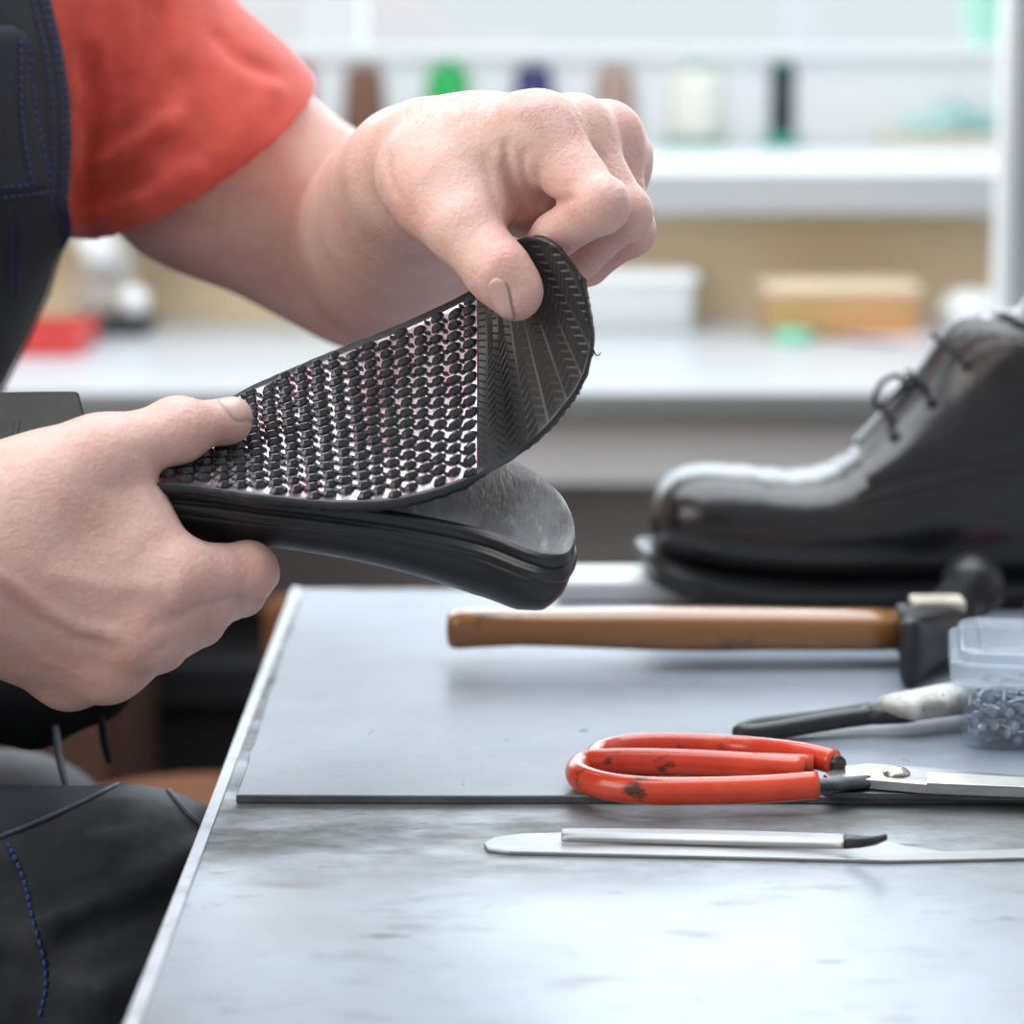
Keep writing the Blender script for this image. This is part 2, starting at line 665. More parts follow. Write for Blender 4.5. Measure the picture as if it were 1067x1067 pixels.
def crease(px_list, amp, w):
    pts = on_poly(px_list)
    if len(pts) >= 2:
        B.dent(pts, amp*mm, w*mm)


# fist
DETAIL = [
    ([(527, 150), (529, 175), (535, 200), (546, 222)], 2.6, 1.6),
    ([(545, 158), (546, 180), (553, 200), (562, 213)], 1.8, 1.4),
    ([(560, 178), (561, 194), (568, 207), (583, 211), (594, 208)], 1.8, 1.5),
    ([(402, 160), (405, 180), (412, 200)], 0.7, 3.0),
    ([(520, 165), (521, 190), (525, 215)], -0.9, 3.0),
    ([(505, 165), (512, 195), (520, 225)], 0.5, 1.2),
    ([(598, 115), (612, 140), (628, 165), (642, 190)], 0.7, 1.8),
    ([(560, 112), (520, 120), (480, 135)], -0.5, 3.5),
    ([(596, 116), (550, 112), (500, 115)], -0.3, 3.0),
    ([(505, 262), (516, 252), (530, 246)], 0.4, 0.9),
    ([(500, 272), (512, 262), (526, 256)], 0.35, 0.8),
    ([(493, 285), (503, 292)], 0.3, 0.8),
    ([(488, 250), (500, 240), (512, 232)], 0.35, 0.9),
    ([(626, 205), (634, 212), (638, 222)], 0.35, 0.8),
    ([(620, 200), (629, 209), (632, 222)], 0.3, 0.8),
    ([(565, 240), (578, 250), (590, 258)], 0.3, 0.8),
    # near hand
    ([(0, 600), (40, 628), (80, 652), (118, 660)], -1.4, 3.0),
    ([(0, 618), (40, 645), (78, 668), (112, 676)], 1.0, 2.6),
    ([(10, 660), (50, 690), (90, 706)], -0.8, 3.5),
    ([(180, 528), (192, 548), (202, 556)], 1.2, 1.4),
    ([(158, 512), (164, 522), (172, 530)], 0.8, 1.2),
    ([(190, 552), (215, 570), (245, 580)], -0.5, 2.5),
    ([(184, 612), (184, 620)], -1.2, 4.5),
    ([(138, 684), (142, 688)], -1.2, 5.0),
    ([(200, 634), (225, 630), (248, 623)], 2.2, 1.7),
    ([(160, 652), (180, 646), (205, 636)], 1.2, 2.5),
    ([(150, 690), (170, 676), (192, 664)], 1.0, 2.2),
    ([(214, 592), (222, 604), (224, 616)], 0.35, 1.0),
    ([(222, 588), (230, 600), (232, 612)], 0.3, 0.9),
    ([(60, 600), (110, 612), (160, 612)], -0.7, 4.0),
    ([(50, 640), (90, 655), (130, 668)], -0.5, 3.5),
    ([(172, 636), (190, 640), (200, 636)], 0.4, 1.2),
    ([(166, 428), (172, 434), (176, 444)], 0.4, 0.9),
    ([(182, 424), (186, 434), (188, 446)], 0.4, 0.9),
    ([(194, 424), (198, 434), (198, 446)], 0.35, 0.9),
    ([(140, 470), (155, 480), (165, 492)], 0.35, 1.2),
]
for d in DETAIL:
    crease(*d)

# nail beds are pressed in before meshing, the plates are added afterwards
NAILS = []


def nail(tip, fwd, out, half_w, half_l, bend):
    fwd = np.asarray(fwd, float)
    out = np.asarray(out, float)
    out /= np.linalg.norm(out)
    fwd = fwd - out*(fwd @ out)
    fwd /= np.linalg.norm(fwd)
    sd = np.cross(fwd, out)
    NAILS.append((np.asarray(tip, float), fwd, out, sd, half_w, half_l, bend))


nail(J(245, 425, -16), J(252, 430, -6) - J(200, 440, -28), (0.22, -0.42, 0.88), 6.6*mm, 6.8*mm, 1)
nail(J(527, 312, -19), (0.10, 0.0, -0.99), (-0.40, -0.91, 0.05), 4.0*mm, 8.6*mm, 1)


def nail_grid(nl, nu, nv, lift, scale=1.0):
    tip, fwd, out, sd, hw_, hl, _ = nl
    rows = []
    for i in range(nu):
        u = -1 + 2*i/(nu - 1)
        row = []
        for j in range(nv):
            v = -1 + 2*j/(nv - 1)
            # superellipse outline
            uu, vv = u, v
            wv = (1 - 0.25*max(0, -uu)**3) * (1 - 0.08*max(0, uu)**4)
            p0 = tip + fwd*uu*hl*scale*(1 - 0.22*vv*vv*(1 if uu > 0 else 0.9)*abs(uu)) + sd*vv*hw_*scale*wv + out*0.014
            q = B.trace(p0, -out, 0, 0.03, 0.0004)
            if q is None:
                q = p0 - out*0.012
            row.append(q + out*lift)
        rows.append(row)
    return rows


NG = [nail_grid(n, 12, 13, 0.0) for n in NAILS]
for n, g in zip(NAILS, NG):
    rim = [g[0][j] for j in range(13)]
    lft = [g[i][0] for i in range(12)]
    rgt = [g[i][-1] for i in range(12)]
    for line in (rim, lft, rgt):
        B.dent(line, 0.55*mm, 0.9*mm)

me, V = B.mesh('person')
person = link_mesh('person', me, skin)
tag(person, 'seated man in red T-shirt and dark overalls peeling the sole off a shoe', 'person')

for n, g in zip(NAILS, NG):
    tip, fwd, out, sd, hw_, hl, _ = n
    mb = MB()
    top = []
    for i, row in enumerate(g):
        r2 = []
        for j, q in enumerate(row):
            v = -1 + 2*j/12
            u = -1 + 2*i/11
            r2.append(q + out*(0.00015 + 0.00035*(1 - v*v) + 0.0003*max(0, u)**2) * (0.4 if (i == 0 or j in (0, 12)) else 1))
        top.append(r2)
    fs = []
    vs = [q for r in top for q in r] + [q - out*0.0016 for r in top for q in r]
    K = 12*13
    for i in range(11):
        for j in range(12):
            a = i*13 + j
            fs.append((a, a + 1, a + 14, a + 13))
            fs.append((K + a, K + a + 13, K + a + 14, K + a + 1))
    border = [j for j in range(13)] + [i*13 + 12 for i in range(1, 12)] + [11*13 + j for j in range(11, -1, -1)] + [i*13 for i in range(10, 0, -1)]
    for a, b in zip(border, border[1:] + border[:1]):
        fs.append((a, b, K + b, K + a))
    mb.add(vs, fs)
    nb = mb.build('fingernail', nail_mat, person)
    e = MB()
    line = g[-1] if hw_ > 0.005 else [r[0] for r in g] + g[-1][1:7]
    e.tube([q + out*0.0003 for q in line], 0.00026, n=6)
    e.build('nail_edge', nail_rim, nb)

# fine hairs on the back of the far hand and forearm
hair_m = mat('body_hair', (0.55, 0.36, 0.24), rough=0.5)
rh = random.Random(21)
mb = MB()
for k in range(150):
    px, py = rh.uniform(420, 580), rh.uniform(97, 135)
    p = B.on(px, py)
    if p is None:
        continue
    g = np.array([B.sample(p + d*.002) - B.sample(p - d*.002) for d in np.eye(3)])
    g /= np.linalg.norm(g) + 1e-9
    d = g*.5 + np.array([.6, 0, .1]) + np.array([rh.gauss(0, .25) for _ in range(3)])
    d /= np.linalg.norm(d)
    L_ = rh.uniform(.003, .006)
    mb.tube([p, p + d*L_*.5 + g*.0006, p + d*L_ + g*.0005], [.00004, .00004, .00002], n=3)
hh_ = mb.build('arm_hair', hair_m, person)
hh_['kind'] = 'stuff'
mb = MB()
rr = []
for a in np.linspace(0.05, 2.0, 14):
    rr.append([HD + upv*.02 - fdir*.012 + .099*(math.cos(a)*(upv*.9 - fdir*.42) + math.sin(a)*(math.cos(t)*side*.88 + math.sin(t)*(fdir*.9 + upv*.42))) for t in np.linspace(0, 2*math.pi, 30, endpoint=False)])
mb.rings(rr, cap1=False)
mb.build('hair', mat('brown_hair', (0.07, 0.045, 0.03), rough=0.6, bump=[(200, .5, .002, (1, 1, .2))]), person)
# ------------------------------------------------------------------ the shoe being resoled (held upside down)
ca, sa, cb, sb, cc, sc_ = math.cos(.109), math.sin(.109), math.cos(.048), math.sin(.048), math.cos(.345), math.sin(.345)
RS = np.array([[ca, -sa, 0], [sa, ca, 0], [0, 0, 1]]) @ np.array([[cb, 0, sb], [0, 1, 0], [-sb, 0, cb]]) @ np.array([[1, 0, 0], [0, cc, -sc_], [0, sc_, cc]])
SN = RS[:, 2]                                   # the way the sole faces
SW = RS[:, 1]                                   # near edge -> far edge
SO = P(608, 499, -0.005)


def S(px, py, h=0.0):
    d = ray(px, py)
    t = ((SO - CAM) @ SN) / (d @ SN)
    return CAM + d*t + SN*(h - 0.020*smooth(150, 85, px))


black_rubber = mat('black_rubber', (0.022, 0.024, 0.028), rough=0.34, spec=0.6, bump=[(260, 0.25, 0.0006, U), (1500, 0.12, 0.0003, U)])
rand_mat = mat('rand_rubber', (0.017, 0.018, 0.021), rough=0.28, spec=0.6, bump=[(90, 0.3, 0.0008, (0.25, 1, 4)), (1400, 0.1, 0.0003, U)])
shoe_leather = mat('black_shoe_leather', (0.016, 0.018, 0.022), rough=0.33, spec=0.55, bump=[(700, 0.22, 0.0005, U), (45, 0.25, 0.0015, U)])
mid_mat = mat('scuffed_midsole', (0.16, 0.165, 0.175), rough=0.30, spec=0.6,
              noise=[((0.075, 0.078, 0.085), 60, 0.42, 0.62, (1, 0.25, 1)), ((0.30, 0.305, 0.32), 140, 0.56, 0.74, (1.6, 0.2, 1))],
              bump=[(260, 0.5, 0.0007, (2.0, 0.3, 1)), (900, 0.2, 0.0003, U)])
tread_floor = mat('tread_floor_film', (0.66, 0.60, 0.63), rough=0.24, metal=0.85,
                  noise=((0.42, 0.24, 0.27), 45, 0.46, 0.66, U), bump=[(900, 0.2, 0.0003, U)])
stud_mat = mat('tread_stud_rubber', (0.030, 0.032, 0.038), rough=0.20, spec=0.7)

NEAR = [(598, 546), (599, 560), (592, 574), (574, 577), (548, 570), (500, 552), (430, 537), (360, 527), (270, 516), (215, 509), (165, 506),
        (125, 505), (90, 505), (40, 506), (-20, 508), (-77, 513), (-130, 512), (-165, 503), (-184, 488)]
FAR = [(597, 540), (592, 526), (583, 511), (566, 496), (540, 478), (500, 453), (440, 426), (370, 408), (285, 405), (240, 424), (200, 438),
       (150, 446), (105, 444), (45, 425), (-15, 422), (-65, 427), (-115, 436), (-150, 452), (-180, 474)]
NP_ = catmull([S(*q) for q in NEAR], 5)
FP_ = catmull([S(*q) for q in FAR], 5)
NSEC = len(NP_)


def offset_loop(loop, d):
    """grow a closed loop lying on the sole plane"""
    n = len(loop)
    out = []
    for i in range(n):
        t = loop[(i + 1) % n] - loop[i - 1]
        t = t / (np.linalg.norm(t) + 1e-9)
        out.append(loop[i] + np.cross(t, SN)*d)
    return out


LOOP = NP_ + FP_[::-1]
# orientation check: near run goes toe->heel; outward must point away from the middle
ctr = np.mean(LOOP, 0)
sgn = 1 if (np.cross(LOOP[41] - LOOP[39], SN) @ (LOOP[40] - ctr)) > 0 else -1

shoe = empty('dress_shoe', S(430, 480), 'black leather shoe held upside down in the hands with its sole half peeled', 'shoe')

mb = MB()
prof = [(-0.0022, -0.0006), (-0.0005, -0.001), (0.0003, -0.0022), (0.0004, -0.0062), (-0.0006, -0.0068), (-0.0006, -0.0074), (0.0010, -0.0078), (0.0016, -0.0092),
        (0.0016, -0.0116), (0.0008, -0.0128), (-0.003, -0.0134)]
rings = [[q + SN*h for q in offset_loop(LOOP, sgn*d)] for d, h in prof]
mb.rings(rings, cap0=False, cap1=False)
mb.build('welt', rand_mat, shoe)

mb = MB()
vs = []
for a, b in zip(NP_, FP_):
    for k in range(9):
        u = k/8
        e = 0.0009*(1 - (2*u - 1)**6)
        vs.append((a + (b - a)*(0.018 + u*0.964)) + SN*(e - 0.0008))
fs = [(i*9 + k, i*9 + k + 1, (i + 1)*9 + k + 1, (i + 1)*9 + k) for i in range(NSEC - 1) for k in range(8)]
mb.add(vs, fs)
mb.build('midsole', mid_mat, shoe)

# upper: sections hang from the welt
mb = MB()
rings = []
HT = [(598, 6), (592, 15), (575, 24), (548, 29), (500, 31), (430, 29), (360, 26), (288, 24), (220, 30), (120, 44), (0, 46), (-120, 48), (-184, 46)]
hx = [q[0] for q in HT][::-1]
hy = [q[1] for q in HT][::-1]
npx = catmull([np.array(q, float) for q in NEAR], 5)
NV = 28
for i in range(NSEC):
    a, b = NP_[i], FP_[i]
    c = (a + b)/2
    hv = (a - b)/2
    wd = np.linalg.norm(hv)
    hv = hv*max(wd - 0.0022, 0.0006)/max(wd, 1e-6)
    h = np.interp(npx[i][0], hx, hy)*mm
    # keep the toe end rounded
    op = smooth(150, 60, npx[i][0])            # mouth of the shoe
    tm = math.pi*(0.5 - 0.18*op)
    ring = []
    for k in range(NV):
        if op > 0:
            t = (k/(NV/2 - 1))*tm if k < NV//2 else math.pi - ((NV - 1 - k)/(NV/2 - 1))*tm
        else:
            t = math.pi*k/(NV - 1)
        cx_, sx_ = math.cos(t), math.sin(t)
        ring.append(c + hv*math.copysign(abs(cx_)**0.86, cx_) - SN*(0.0125 + h*abs(sx_)**0.92))
    rings.append(ring)
mb.rings(rings, closed=False)
o = mb.build('upper', shoe_leather, shoe)
md = o.modifiers.new('thick', 'SOLIDIFY')
md.thickness = 0.0018
md.offset = 0

heel_mat = mat('heel_rubber', (0.020, 0.019, 0.018), rough=0.62, spec=0.3, noise=((0.035, 0.03, 0.026), 60, 0.4, 0.7, (1, .2, 1)), bump=[(300, 0.2, 0.0006, U)])
# heel block, level with the forefoot
mb = MB()
hl = [(84, 406), (93, 440), (98, 470), (100, 503), (40, 506), (-20, 508), (-77, 513), (-130, 512), (-165, 503), (-184, 485), (-178, 470), (-150, 452), (-115, 436), (-65, 416), (-15, 407), (45, 406)]


def SF(px, py, h=0.0):
    d = ray(px, py)
    return CAM + d*(((SO - CAM) @ SN)/(d @ SN)) + SN*h


hp = [SF(*q) for q in hl]
cen = np.mean(hp, 0)
mb.rings([[cen + (q - cen)*f + SN*h for q in hp] for f, h in ((0.90, 0.0006), (0.955, 0.0002), (0.985, -0.0014), (0.99, -0.004), (0.975, -0.005), (0.985, -0.006), (0.965, -0.021))])
hb = mb.build('heel', heel_mat, shoe, angle=30)
mb = MB()
for k in range(5):
    u0 = -0.7 + k*0.32
    a = cen + (hp[0] - cen)*0.8*0 + RS[:, 0]*(-0.012 + k*0.008) + SN*0.0003
    mb.rings([[a + SW*w + RS[:, 0]*x + SN*z for (x, z) in ((-0.0015, 0), (-0.0008, 0.0009), (0.0008, 0.0009), (0.0015, 0))] for w in np.linspace(-0.02, 0.02, 6)])
mb.build('heel_tread', heel_mat, hb, angle=30)

# ---- peeled outsole


def SH(px, py, h):
    d = ray(px, py)
    return CAM + d*(((SO + SN*h - CAM) @ SN)/(d @ SN))



ROWS = [((126, 505), (140, 452), 0.0035, 0.0035), ((200, 508), (205, 434), 0.0035, 0.0035), ((270, 518), (262, 404), 0.004, 0.005),
        ((360, 526), (345, 368), 0.0055, 44), ((430, 520), (420, 338), 0.010, 37), ((497, 498), (497, 300), 0.018, 28),
        ((545, 471), (519, 271), -20, 17), ((585, 431), (531, 256), -17, 8), ((607, 398), (543, 249), -16, 2),
        ((617, 360), (561, 248), -15, -5), ((613, 324), (580, 258), -14, -9), ((605, 293), (600, 280), -13, -12)]
NR, FR = [], []
for a, b, ya, yb in ROWS:
    NR.append(SH(*a, ya) if isinstance(ya, float) else J(*a, ya))
    FR.append(SH(*b, yb) if isinstance(yb, float) else J(*b, yb))
SUB = 12
NC, FC = np.array(catmull(NR, SUB)), np.array(catmull(FR, SUB))


def flap(s, v):
    """s in rows, v 0 near edge .. 1 far edge"""
    x = min(max(s*SUB, 0), len(NC) - 1.0001)
    i = int(x)
    f = x - i
    a = NC[i]*(1 - f) + NC[i + 1]*f
    b = FC[i]*(1 - f) + FC[i + 1]*f
    return a*(1 - v) + b*v


def flap_n(s, v):
    s0, s1 = max(s - 0.15, 0), min(s + 0.15, 10.95)
    t = flap(s1, v) - flap(s0, v)
    w = flap(s, min(v + .1, 1)) - flap(s, max(v - .1, 0))
    n = np.cross(t, w)
    return n/np.linalg.norm(n), t/np.linalg.norm(t), w/np.linalg.norm(w)


arc = [0.0]
ss = np.linspace(0, 11, 221)
for i in range(220):
    arc.append(arc[-1] + np.linalg.norm(flap(ss[i + 1], .5) - flap(ss[i], .5)))
arc = np.array(arc)
A5 = float(np.interp(5.0, ss, arc))

# body of the outsole: top skin, rounded rim, underside
rsv = random.Random(3)
mb = MB()
NS, NVV = 133, 30
th = 0.0036
top, bot, uvs = [], [], []
for i in range(NS):
    s = 11*i/(NS - 1)*0.999
    rt, rb = [], []
    for j in range(NVV + 1):
        v = j/NVV
        n, t, w_ = flap_n(s, v)
        p = flap(s, v)
        edge = min(v, 1 - v)
        lip = 0.0010*math.exp(-(edge*np.linalg.norm(NC[min(int(s*SUB), len(NC)-1)] - FC[min(int(s*SUB), len(FC)-1)])/0.0022)**2)
        rough_ = (rsv.random() - .5)*0.0005 if j in (0, NVV) else 0
        rt.append(p + n*(lip - 0.0002) + w_*rough_)
        rb.append(p - n*th + w_*rough_*2)
    top.append(rt)
    bot.append(rb)
W1 = NVV + 1
vs = [q for r in top for q in r] + [q for r in bot for q in r]
K = NS*W1
fs, mi = [], []
s_split = int(round(5.0/11*(NS - 1)))
for i in range(NS - 1):
    for j in range(NVV):
        a = i*W1 + j
        fs.append((a, a + W1, a + W1 + 1, a + 1))
        rim = j < 1 or j >= NVV - 1
        mi.append(1 if i < s_split and not rim else (2 if not rim else 0))
        fs.append((K + a, K + a + 1, K + a + W1 + 1, K + a + W1))
        mi.append(0)
    for j, sgn_ in ((0, 1), (NVV, -1)):
        a = i*W1 + j
        q = (a, K + a, K + a + W1, a + W1)
        fs.append(q if sgn_ > 0 else q[::-1])
        mi.append(0)
for i in (0, NS - 1):
    for j in range(NVV):
        a = i*W1 + j
        q = (a, a + 1, K + a + 1, K + a)
        fs.append(q)
        mi.append(0)
mb.v = [tuple(map(float, q)) for q in vs]
mb.f = fs
mb.mi = mi
toe_tread = mat('toe_tread_rubber', (0.042, 0.039, 0.038), rough=0.42, spec=0.5, bump=[(1100, 0.15, 0.0003, U)])
outsole = mb.build('outsole', [black_rubber, tread_floor, toe_tread], shoe)
# flow coordinates in millimetres for the toe tread
uvl = outsole.data.uv_layers.new(name='flow')
uv = np.zeros((len(outsole.data.loops), 2), np.float32)
lv = np.zeros(len(outsole.data.loops), np.int32)
outsole.data.loops.foreach_get('vertex_index', lv)
wid = [np.linalg.norm(flap(11*i/(NS - 1)*.999, 0) - flap(11*i/(NS - 1)*.999, 1))*1000 for i in range(NS)]
am = np.interp(np.linspace(0, 11, NS), ss, arc)*1000
vi = lv % K
uv[:, 0] = am[vi//W1]
uv[:, 1] = ((vi % W1)/NVV - .5)*np.array(wid)[vi//W1]
uvl.data.foreach_set('uv', uv.ravel())
# chevron tread as bump on the toe rubber
nt = toe_tread.node_tree
un = nt.nodes.new('ShaderNodeUVMap')
un.uv_map = 'flow'
sp = nt.nodes.new('ShaderNodeSeparateXYZ')
nt.links.new(un.outputs[0], sp.inputs[0])


def mnode(op, a, b=None, nt=nt):
    n = nt.nodes.new('ShaderNodeMath')
    n.operation = op
    for k, q in enumerate((a, b)):
        if q is None:
            continue
        if isinstance(q, (int, float)):
            n.inputs[k].default_value = q
        else:
            nt.links.new(q, n.inputs[k])
    return n.outputs[0]


zig = mnode('ABSOLUTE', mnode('SUBTRACT', mnode('FRACT', mnode('DIVIDE', sp.outputs[0], 8.0)), 0.5))
chev = mnode('FRACT', mnode('DIVIDE', mnode('ADD', sp.outputs[1], mnode('MULTIPLY', zig, 7.0)), 3.6))
hgt = mnode('SMOOTH_MIN', mnode('MULTIPLY', chev, 2.2), mnode('MULTIPLY', mnode('SUBTRACT', 1.0, chev), 6.0))
colb = mnode('LESS_THAN', zig, 0.44)
hgt = mnode('MULTIPLY', hgt, colb)
bp = nt.nodes.new('ShaderNodeBump')
bp.inputs['Strength'].default_value = 0.5
bp.inputs['Distance'].default_value = 0.0009
nt.links.new(hgt, bp.inputs['Height'])
pb = nt.nodes['Principled BSDF']
old = pb.inputs['Normal'].links[0].from_socket
nt.links.new(old, bp.inputs['Normal'])
nt.links.new(bp.outputs['Normal'], pb.inputs['Normal'])

# studs in zigzag rows
mb = MB()
a0 = 0.004
ncol = 20
pitch, pv = (A5 - 0.0030 - a0)/ncol, 0.0063


def stud(sj, vpos, ang, Lh, Wh, hh):
    n, t, w_ = flap_n(sj, vpos)
    p = flap(sj, vpos)
    e1 = t*math.cos(ang) + w_*math.sin(ang)
    e2 = np.cross(n, e1)
    hexa = [(1, 0.1), (0.40, 1), (-0.45, 0.9), (-1, -0.1), (-0.40, -1), (0.45, -0.9)]
    rr = [[p + e1*x*Lh*f + e2*y*Wh*g + n*h for x, y in hexa] for f, g, h in ((1.08, 1.10, -0.0006), (1.02, 1.0, hh*.35), (0.55, 0.16, hh))]
    mb.rings(rr, cap0=False)


for c in range(ncol + 1):
    s_c = float(np.interp(a0 + c*pitch, arc, ss))
    wd = np.linalg.norm(flap(s_c, 0) - flap(s_c, 1))
    nr = int((wd - 0.006)/pv) + 1
    for r_ in range(-1, nr + 1):
        off = (c*0.40) % 1.0
        vpos = (0.0040 + (r_ + off)*pv)/wd
        if vpos < 0.0030/wd or vpos > 1 - 0.0035/wd:
            continue
        sj = min(s_c + rsv.uniform(-.02, .02), 4.9)
        stud(sj, vpos, 0.22 + rsv.uniform(-.2, .2), 0.0031*rsv.uniform(.88, 1.08), 0.00188*rsv.uniform(.9, 1.08), 0.0025)
        s2 = float(np.interp(a0 + (c + .46)*pitch, arc, ss))
        v2 = vpos + 0.45*pv/wd
        if s2 < 4.85 and v2 < 1 - .004/wd:
            stud(s2, v2, -0.75 + rsv.uniform(-.2, .2), 0.0018, 0.0009, 0.0014)
studs = mb.build('tread_stud', stud_mat, outsole, smooth=False)
studs['kind'] = 'stuff'
# frayed glue threads on the rim
for s_, v_, L_ in ((8.9, 0.0, .006), (10.2, 1.0, .003)):
    n, t, w_ = flap_n(s_, v_)
    p = flap(s_, v_) - n*0.002
    d = (-w_ if v_ < .5 else w_)
    mb = MB()
    mb.tube([p, p + d*L_*.5 + n*.0003, p + d*L_*.8 + t*L_*.3, p + d*L_ + t*L_*.7], [.0004, .0003, .0003, .00015], n=5)
    mb.build('frayed_thread', black_rubber, outsole)
# ------------------------------------------------------------------ clothes
shirt_mat = mat('red_jersey', (0.78, 0.115, 0.075), rough=0.75, spec=0.25, sheen=0.35, noise=((0.62, 0.085, 0.06), 70, 0.35, 0.7, U),
                bump=[(1600, 0.25, 0.0005, (1, 1, .4)), (22, 0.25, 0.006, U)])
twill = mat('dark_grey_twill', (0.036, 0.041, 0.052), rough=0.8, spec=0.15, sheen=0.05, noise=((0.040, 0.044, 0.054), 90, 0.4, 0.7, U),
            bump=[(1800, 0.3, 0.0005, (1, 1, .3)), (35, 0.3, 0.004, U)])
twill_shaded = mat('shaded_twill', (0.010, 0.011, 0.013), rough=0.8, spec=0.2, bump=[(1500, 0.2, 0.0005, U), (35, 0.3, 0.003, U)])  # bib twill darkened: shade below the hand put into the colour
lap_mat = mat('coated_dark_cloth', (0.020, 0.025, 0.033), rough=0.55, spec=0.24, noise=((0.034, 0.038, 0.046), 60, 0.4, 0.7, U),
              bump=[(1500, 0.2, 0.0004, (1, 1, .3)), (26, 0.35, 0.004, U)])
blue_thread = mat('blue_stitching', (0.028, 0.055, 0.20), rough=0.7)

# T-shirt: trunk and left sleeve as one hollow-ended surface
sx = axis((-0.56, 0.006), (-0.34, 0.0024), -0.09)
sy = axis((0.05, 0.006), (0.16, 0.0026), 0.40, )
sz = axis((0.66, 0.009), (0.93, 0.0024), 1.18)
C = Field(sx, sy, sz)
sz_arr = np.array(sz)
prev = None
for py in (640, 450, 310, 225, 150, 60, -40):
    cx, z, fe = bib_c(py)
    rr = RB - 0.010 - 0.022*smooth(215, 300, py)
    p = np.array([cx, TY + 0.004, z])
    if prev is not None:
        C.chain([prev[0], p], [prev[1], rr], k_out=0.01)
    prev = (p, rr)
C.chain([(TX - 0.11, TY - 0.09, 1.06), (TX + 0.10, TY + 0.06, 1.075), SHO], [0.085, 0.085, 0.07], k_in=0.03, k_out=0.03)
zc = sorted((bib_c(py)[1], bib_c(py)[0]) for py in range(-200, 641, 20))
cxz = np.interp(sz, [q[0] for q in zc], [q[1] for q in zc])
lim = np.interp(sz, [0.955, 0.985], [RB - 0.014, RB + 0.02])
lim[sz_arr > 0.99] = 9.0
rad_ = np.sqrt((np.array(sx)[:, None, None] - cxz[None, None, :])**2 + (np.array(sy)[None, :, None] - TY)**2) - lim[None, None, :]
C.F[:] = np.maximum(C.F, rad_.astype(np.float32))
del rad_
HEM = J(203, 162, 285)
ahem = np.array([0.50, 0.27, -0.82])
ahem /= np.linalg.norm(ahem)
axs = HEM - J(48, 6, 290)
axs /= np.linalg.norm(axs)
C.chain([J(48, 6, 290), HEM, HEM + axs*0.09], [0.070, 0.0665, 0.063], k_in=0.02, k_out=0.02)


def sl_crease(px_list, amp, w):
    pts = [C.on(*q) for q in px_list]
    pts = [q for q in pts if q is not None]
    if len(pts) > 1:
        C.dent(pts, amp*2.3*mm, w*1.1*mm)


for q in (([(88, 196), (110, 186), (140, 170), (165, 152)], 4.5, 4.5), ([(88, 212), (120, 200), (150, 186)], 3.5, 4), ([(100, 182), (140, 158), (178, 128)], -2.5, 5),
          ([(95, 120), (125, 90), (150, 45), (160, 10)], 3, 6), ([(110, 150), (150, 120), (185, 80)], 2.0, 6), ([(92, 60), (96, 120), (92, 190)], 3.0, 4.0),
          ([(150, 215), (210, 180), (260, 130), (285, 90)], -1.0, 6), ([(230, 40), (250, 60), (280, 75)], 1.6, 5), ([(105, 220), (150, 205), (200, 180)], -1.5, 5)):
    sl_crease(*q)
X = C.pts((slice(None),)*3)
D = (X[0] - np.float32(HEM[0]))*np.float32(ahem[0]) + (X[1] - np.float32(HEM[1]))*np.float32(ahem[1]) + (X[2] - np.float32(HEM[2]))*np.float32(ahem[2])
C.F[:] = np.maximum(C.F, D)
C.chain([HEM - axs*0.015, HEM + axs*0.10], [0.060, 0.0605], k_out=0.002, sub=True)
me, _ = C.mesh('t_shirt')
t_shirt = link_mesh('t_shirt', me, shirt_mat, person)
t_shirt['label'] = 'red short-sleeved T-shirt'
# hem band, slightly proud of the sleeve
mb = MB()
u1 = np.cross(ahem, [0, 0, 1.0])
u1 /= np.linalg.norm(u1)
u2 = np.cross(ahem, u1)

# near sleeve, outside the frame
mb = MB()
dsl = (EEL - ESH)/np.linalg.norm(EEL - ESH)
mb.tube([ESH - dsl*0.03 + np.array([0.02, 0.01, 0.01]), ESH, ESH + dsl*0.08, ESH + dsl*0.13], [0.070, 0.076, 0.070, 0.068], n=28)
mb.build('sleeve', shirt_mat, t_shirt)

# bib
mb = MB()
rows = []
pys = list(np.linspace(-240, 640, 60))
NBF = 40
vs, fs = [], []
for lift in (0.002, -0.0015):
    for py in pys:
        for k in range(NBF + 1):
            f = R(150)*k/NBF
            wr = 0.0014*math.sin(py*0.035 + 3*f) + 0.002*math.sin(py*0.011 + 5*f)*smooth(200, 420, py)
            hemb = 0.0012*math.exp(-(f/0.06)**4)
            vs.append(bib_ang(py, f, lift + wr*smooth(0, .25, f) + hemb)[0])
W1 = NBF + 1
K = len(pys)*W1
for i in range(len(pys) - 1):
    for k in range(NBF):
        a = i*W1 + k
        fs.append((a, a + 1, a + W1 + 1, a + W1))
        fs.append((K + a, K + a + W1, K + a + W1 + 1, K + a + 1))
    for k in (0, NBF):
        a = i*W1 + k
        fs.append((a, a + W1, K + a + W1, K + a))
for i in (0, len(pys) - 1):
    for k in range(NBF):
        a = i*W1 + k
        fs.append((a, K + a, K + a + 1, a + 1))
mb.add(vs, fs)
bib = mb.build('overall_bib', twill, person)
bib['label'] = 'dark grey bib with blue stitching'


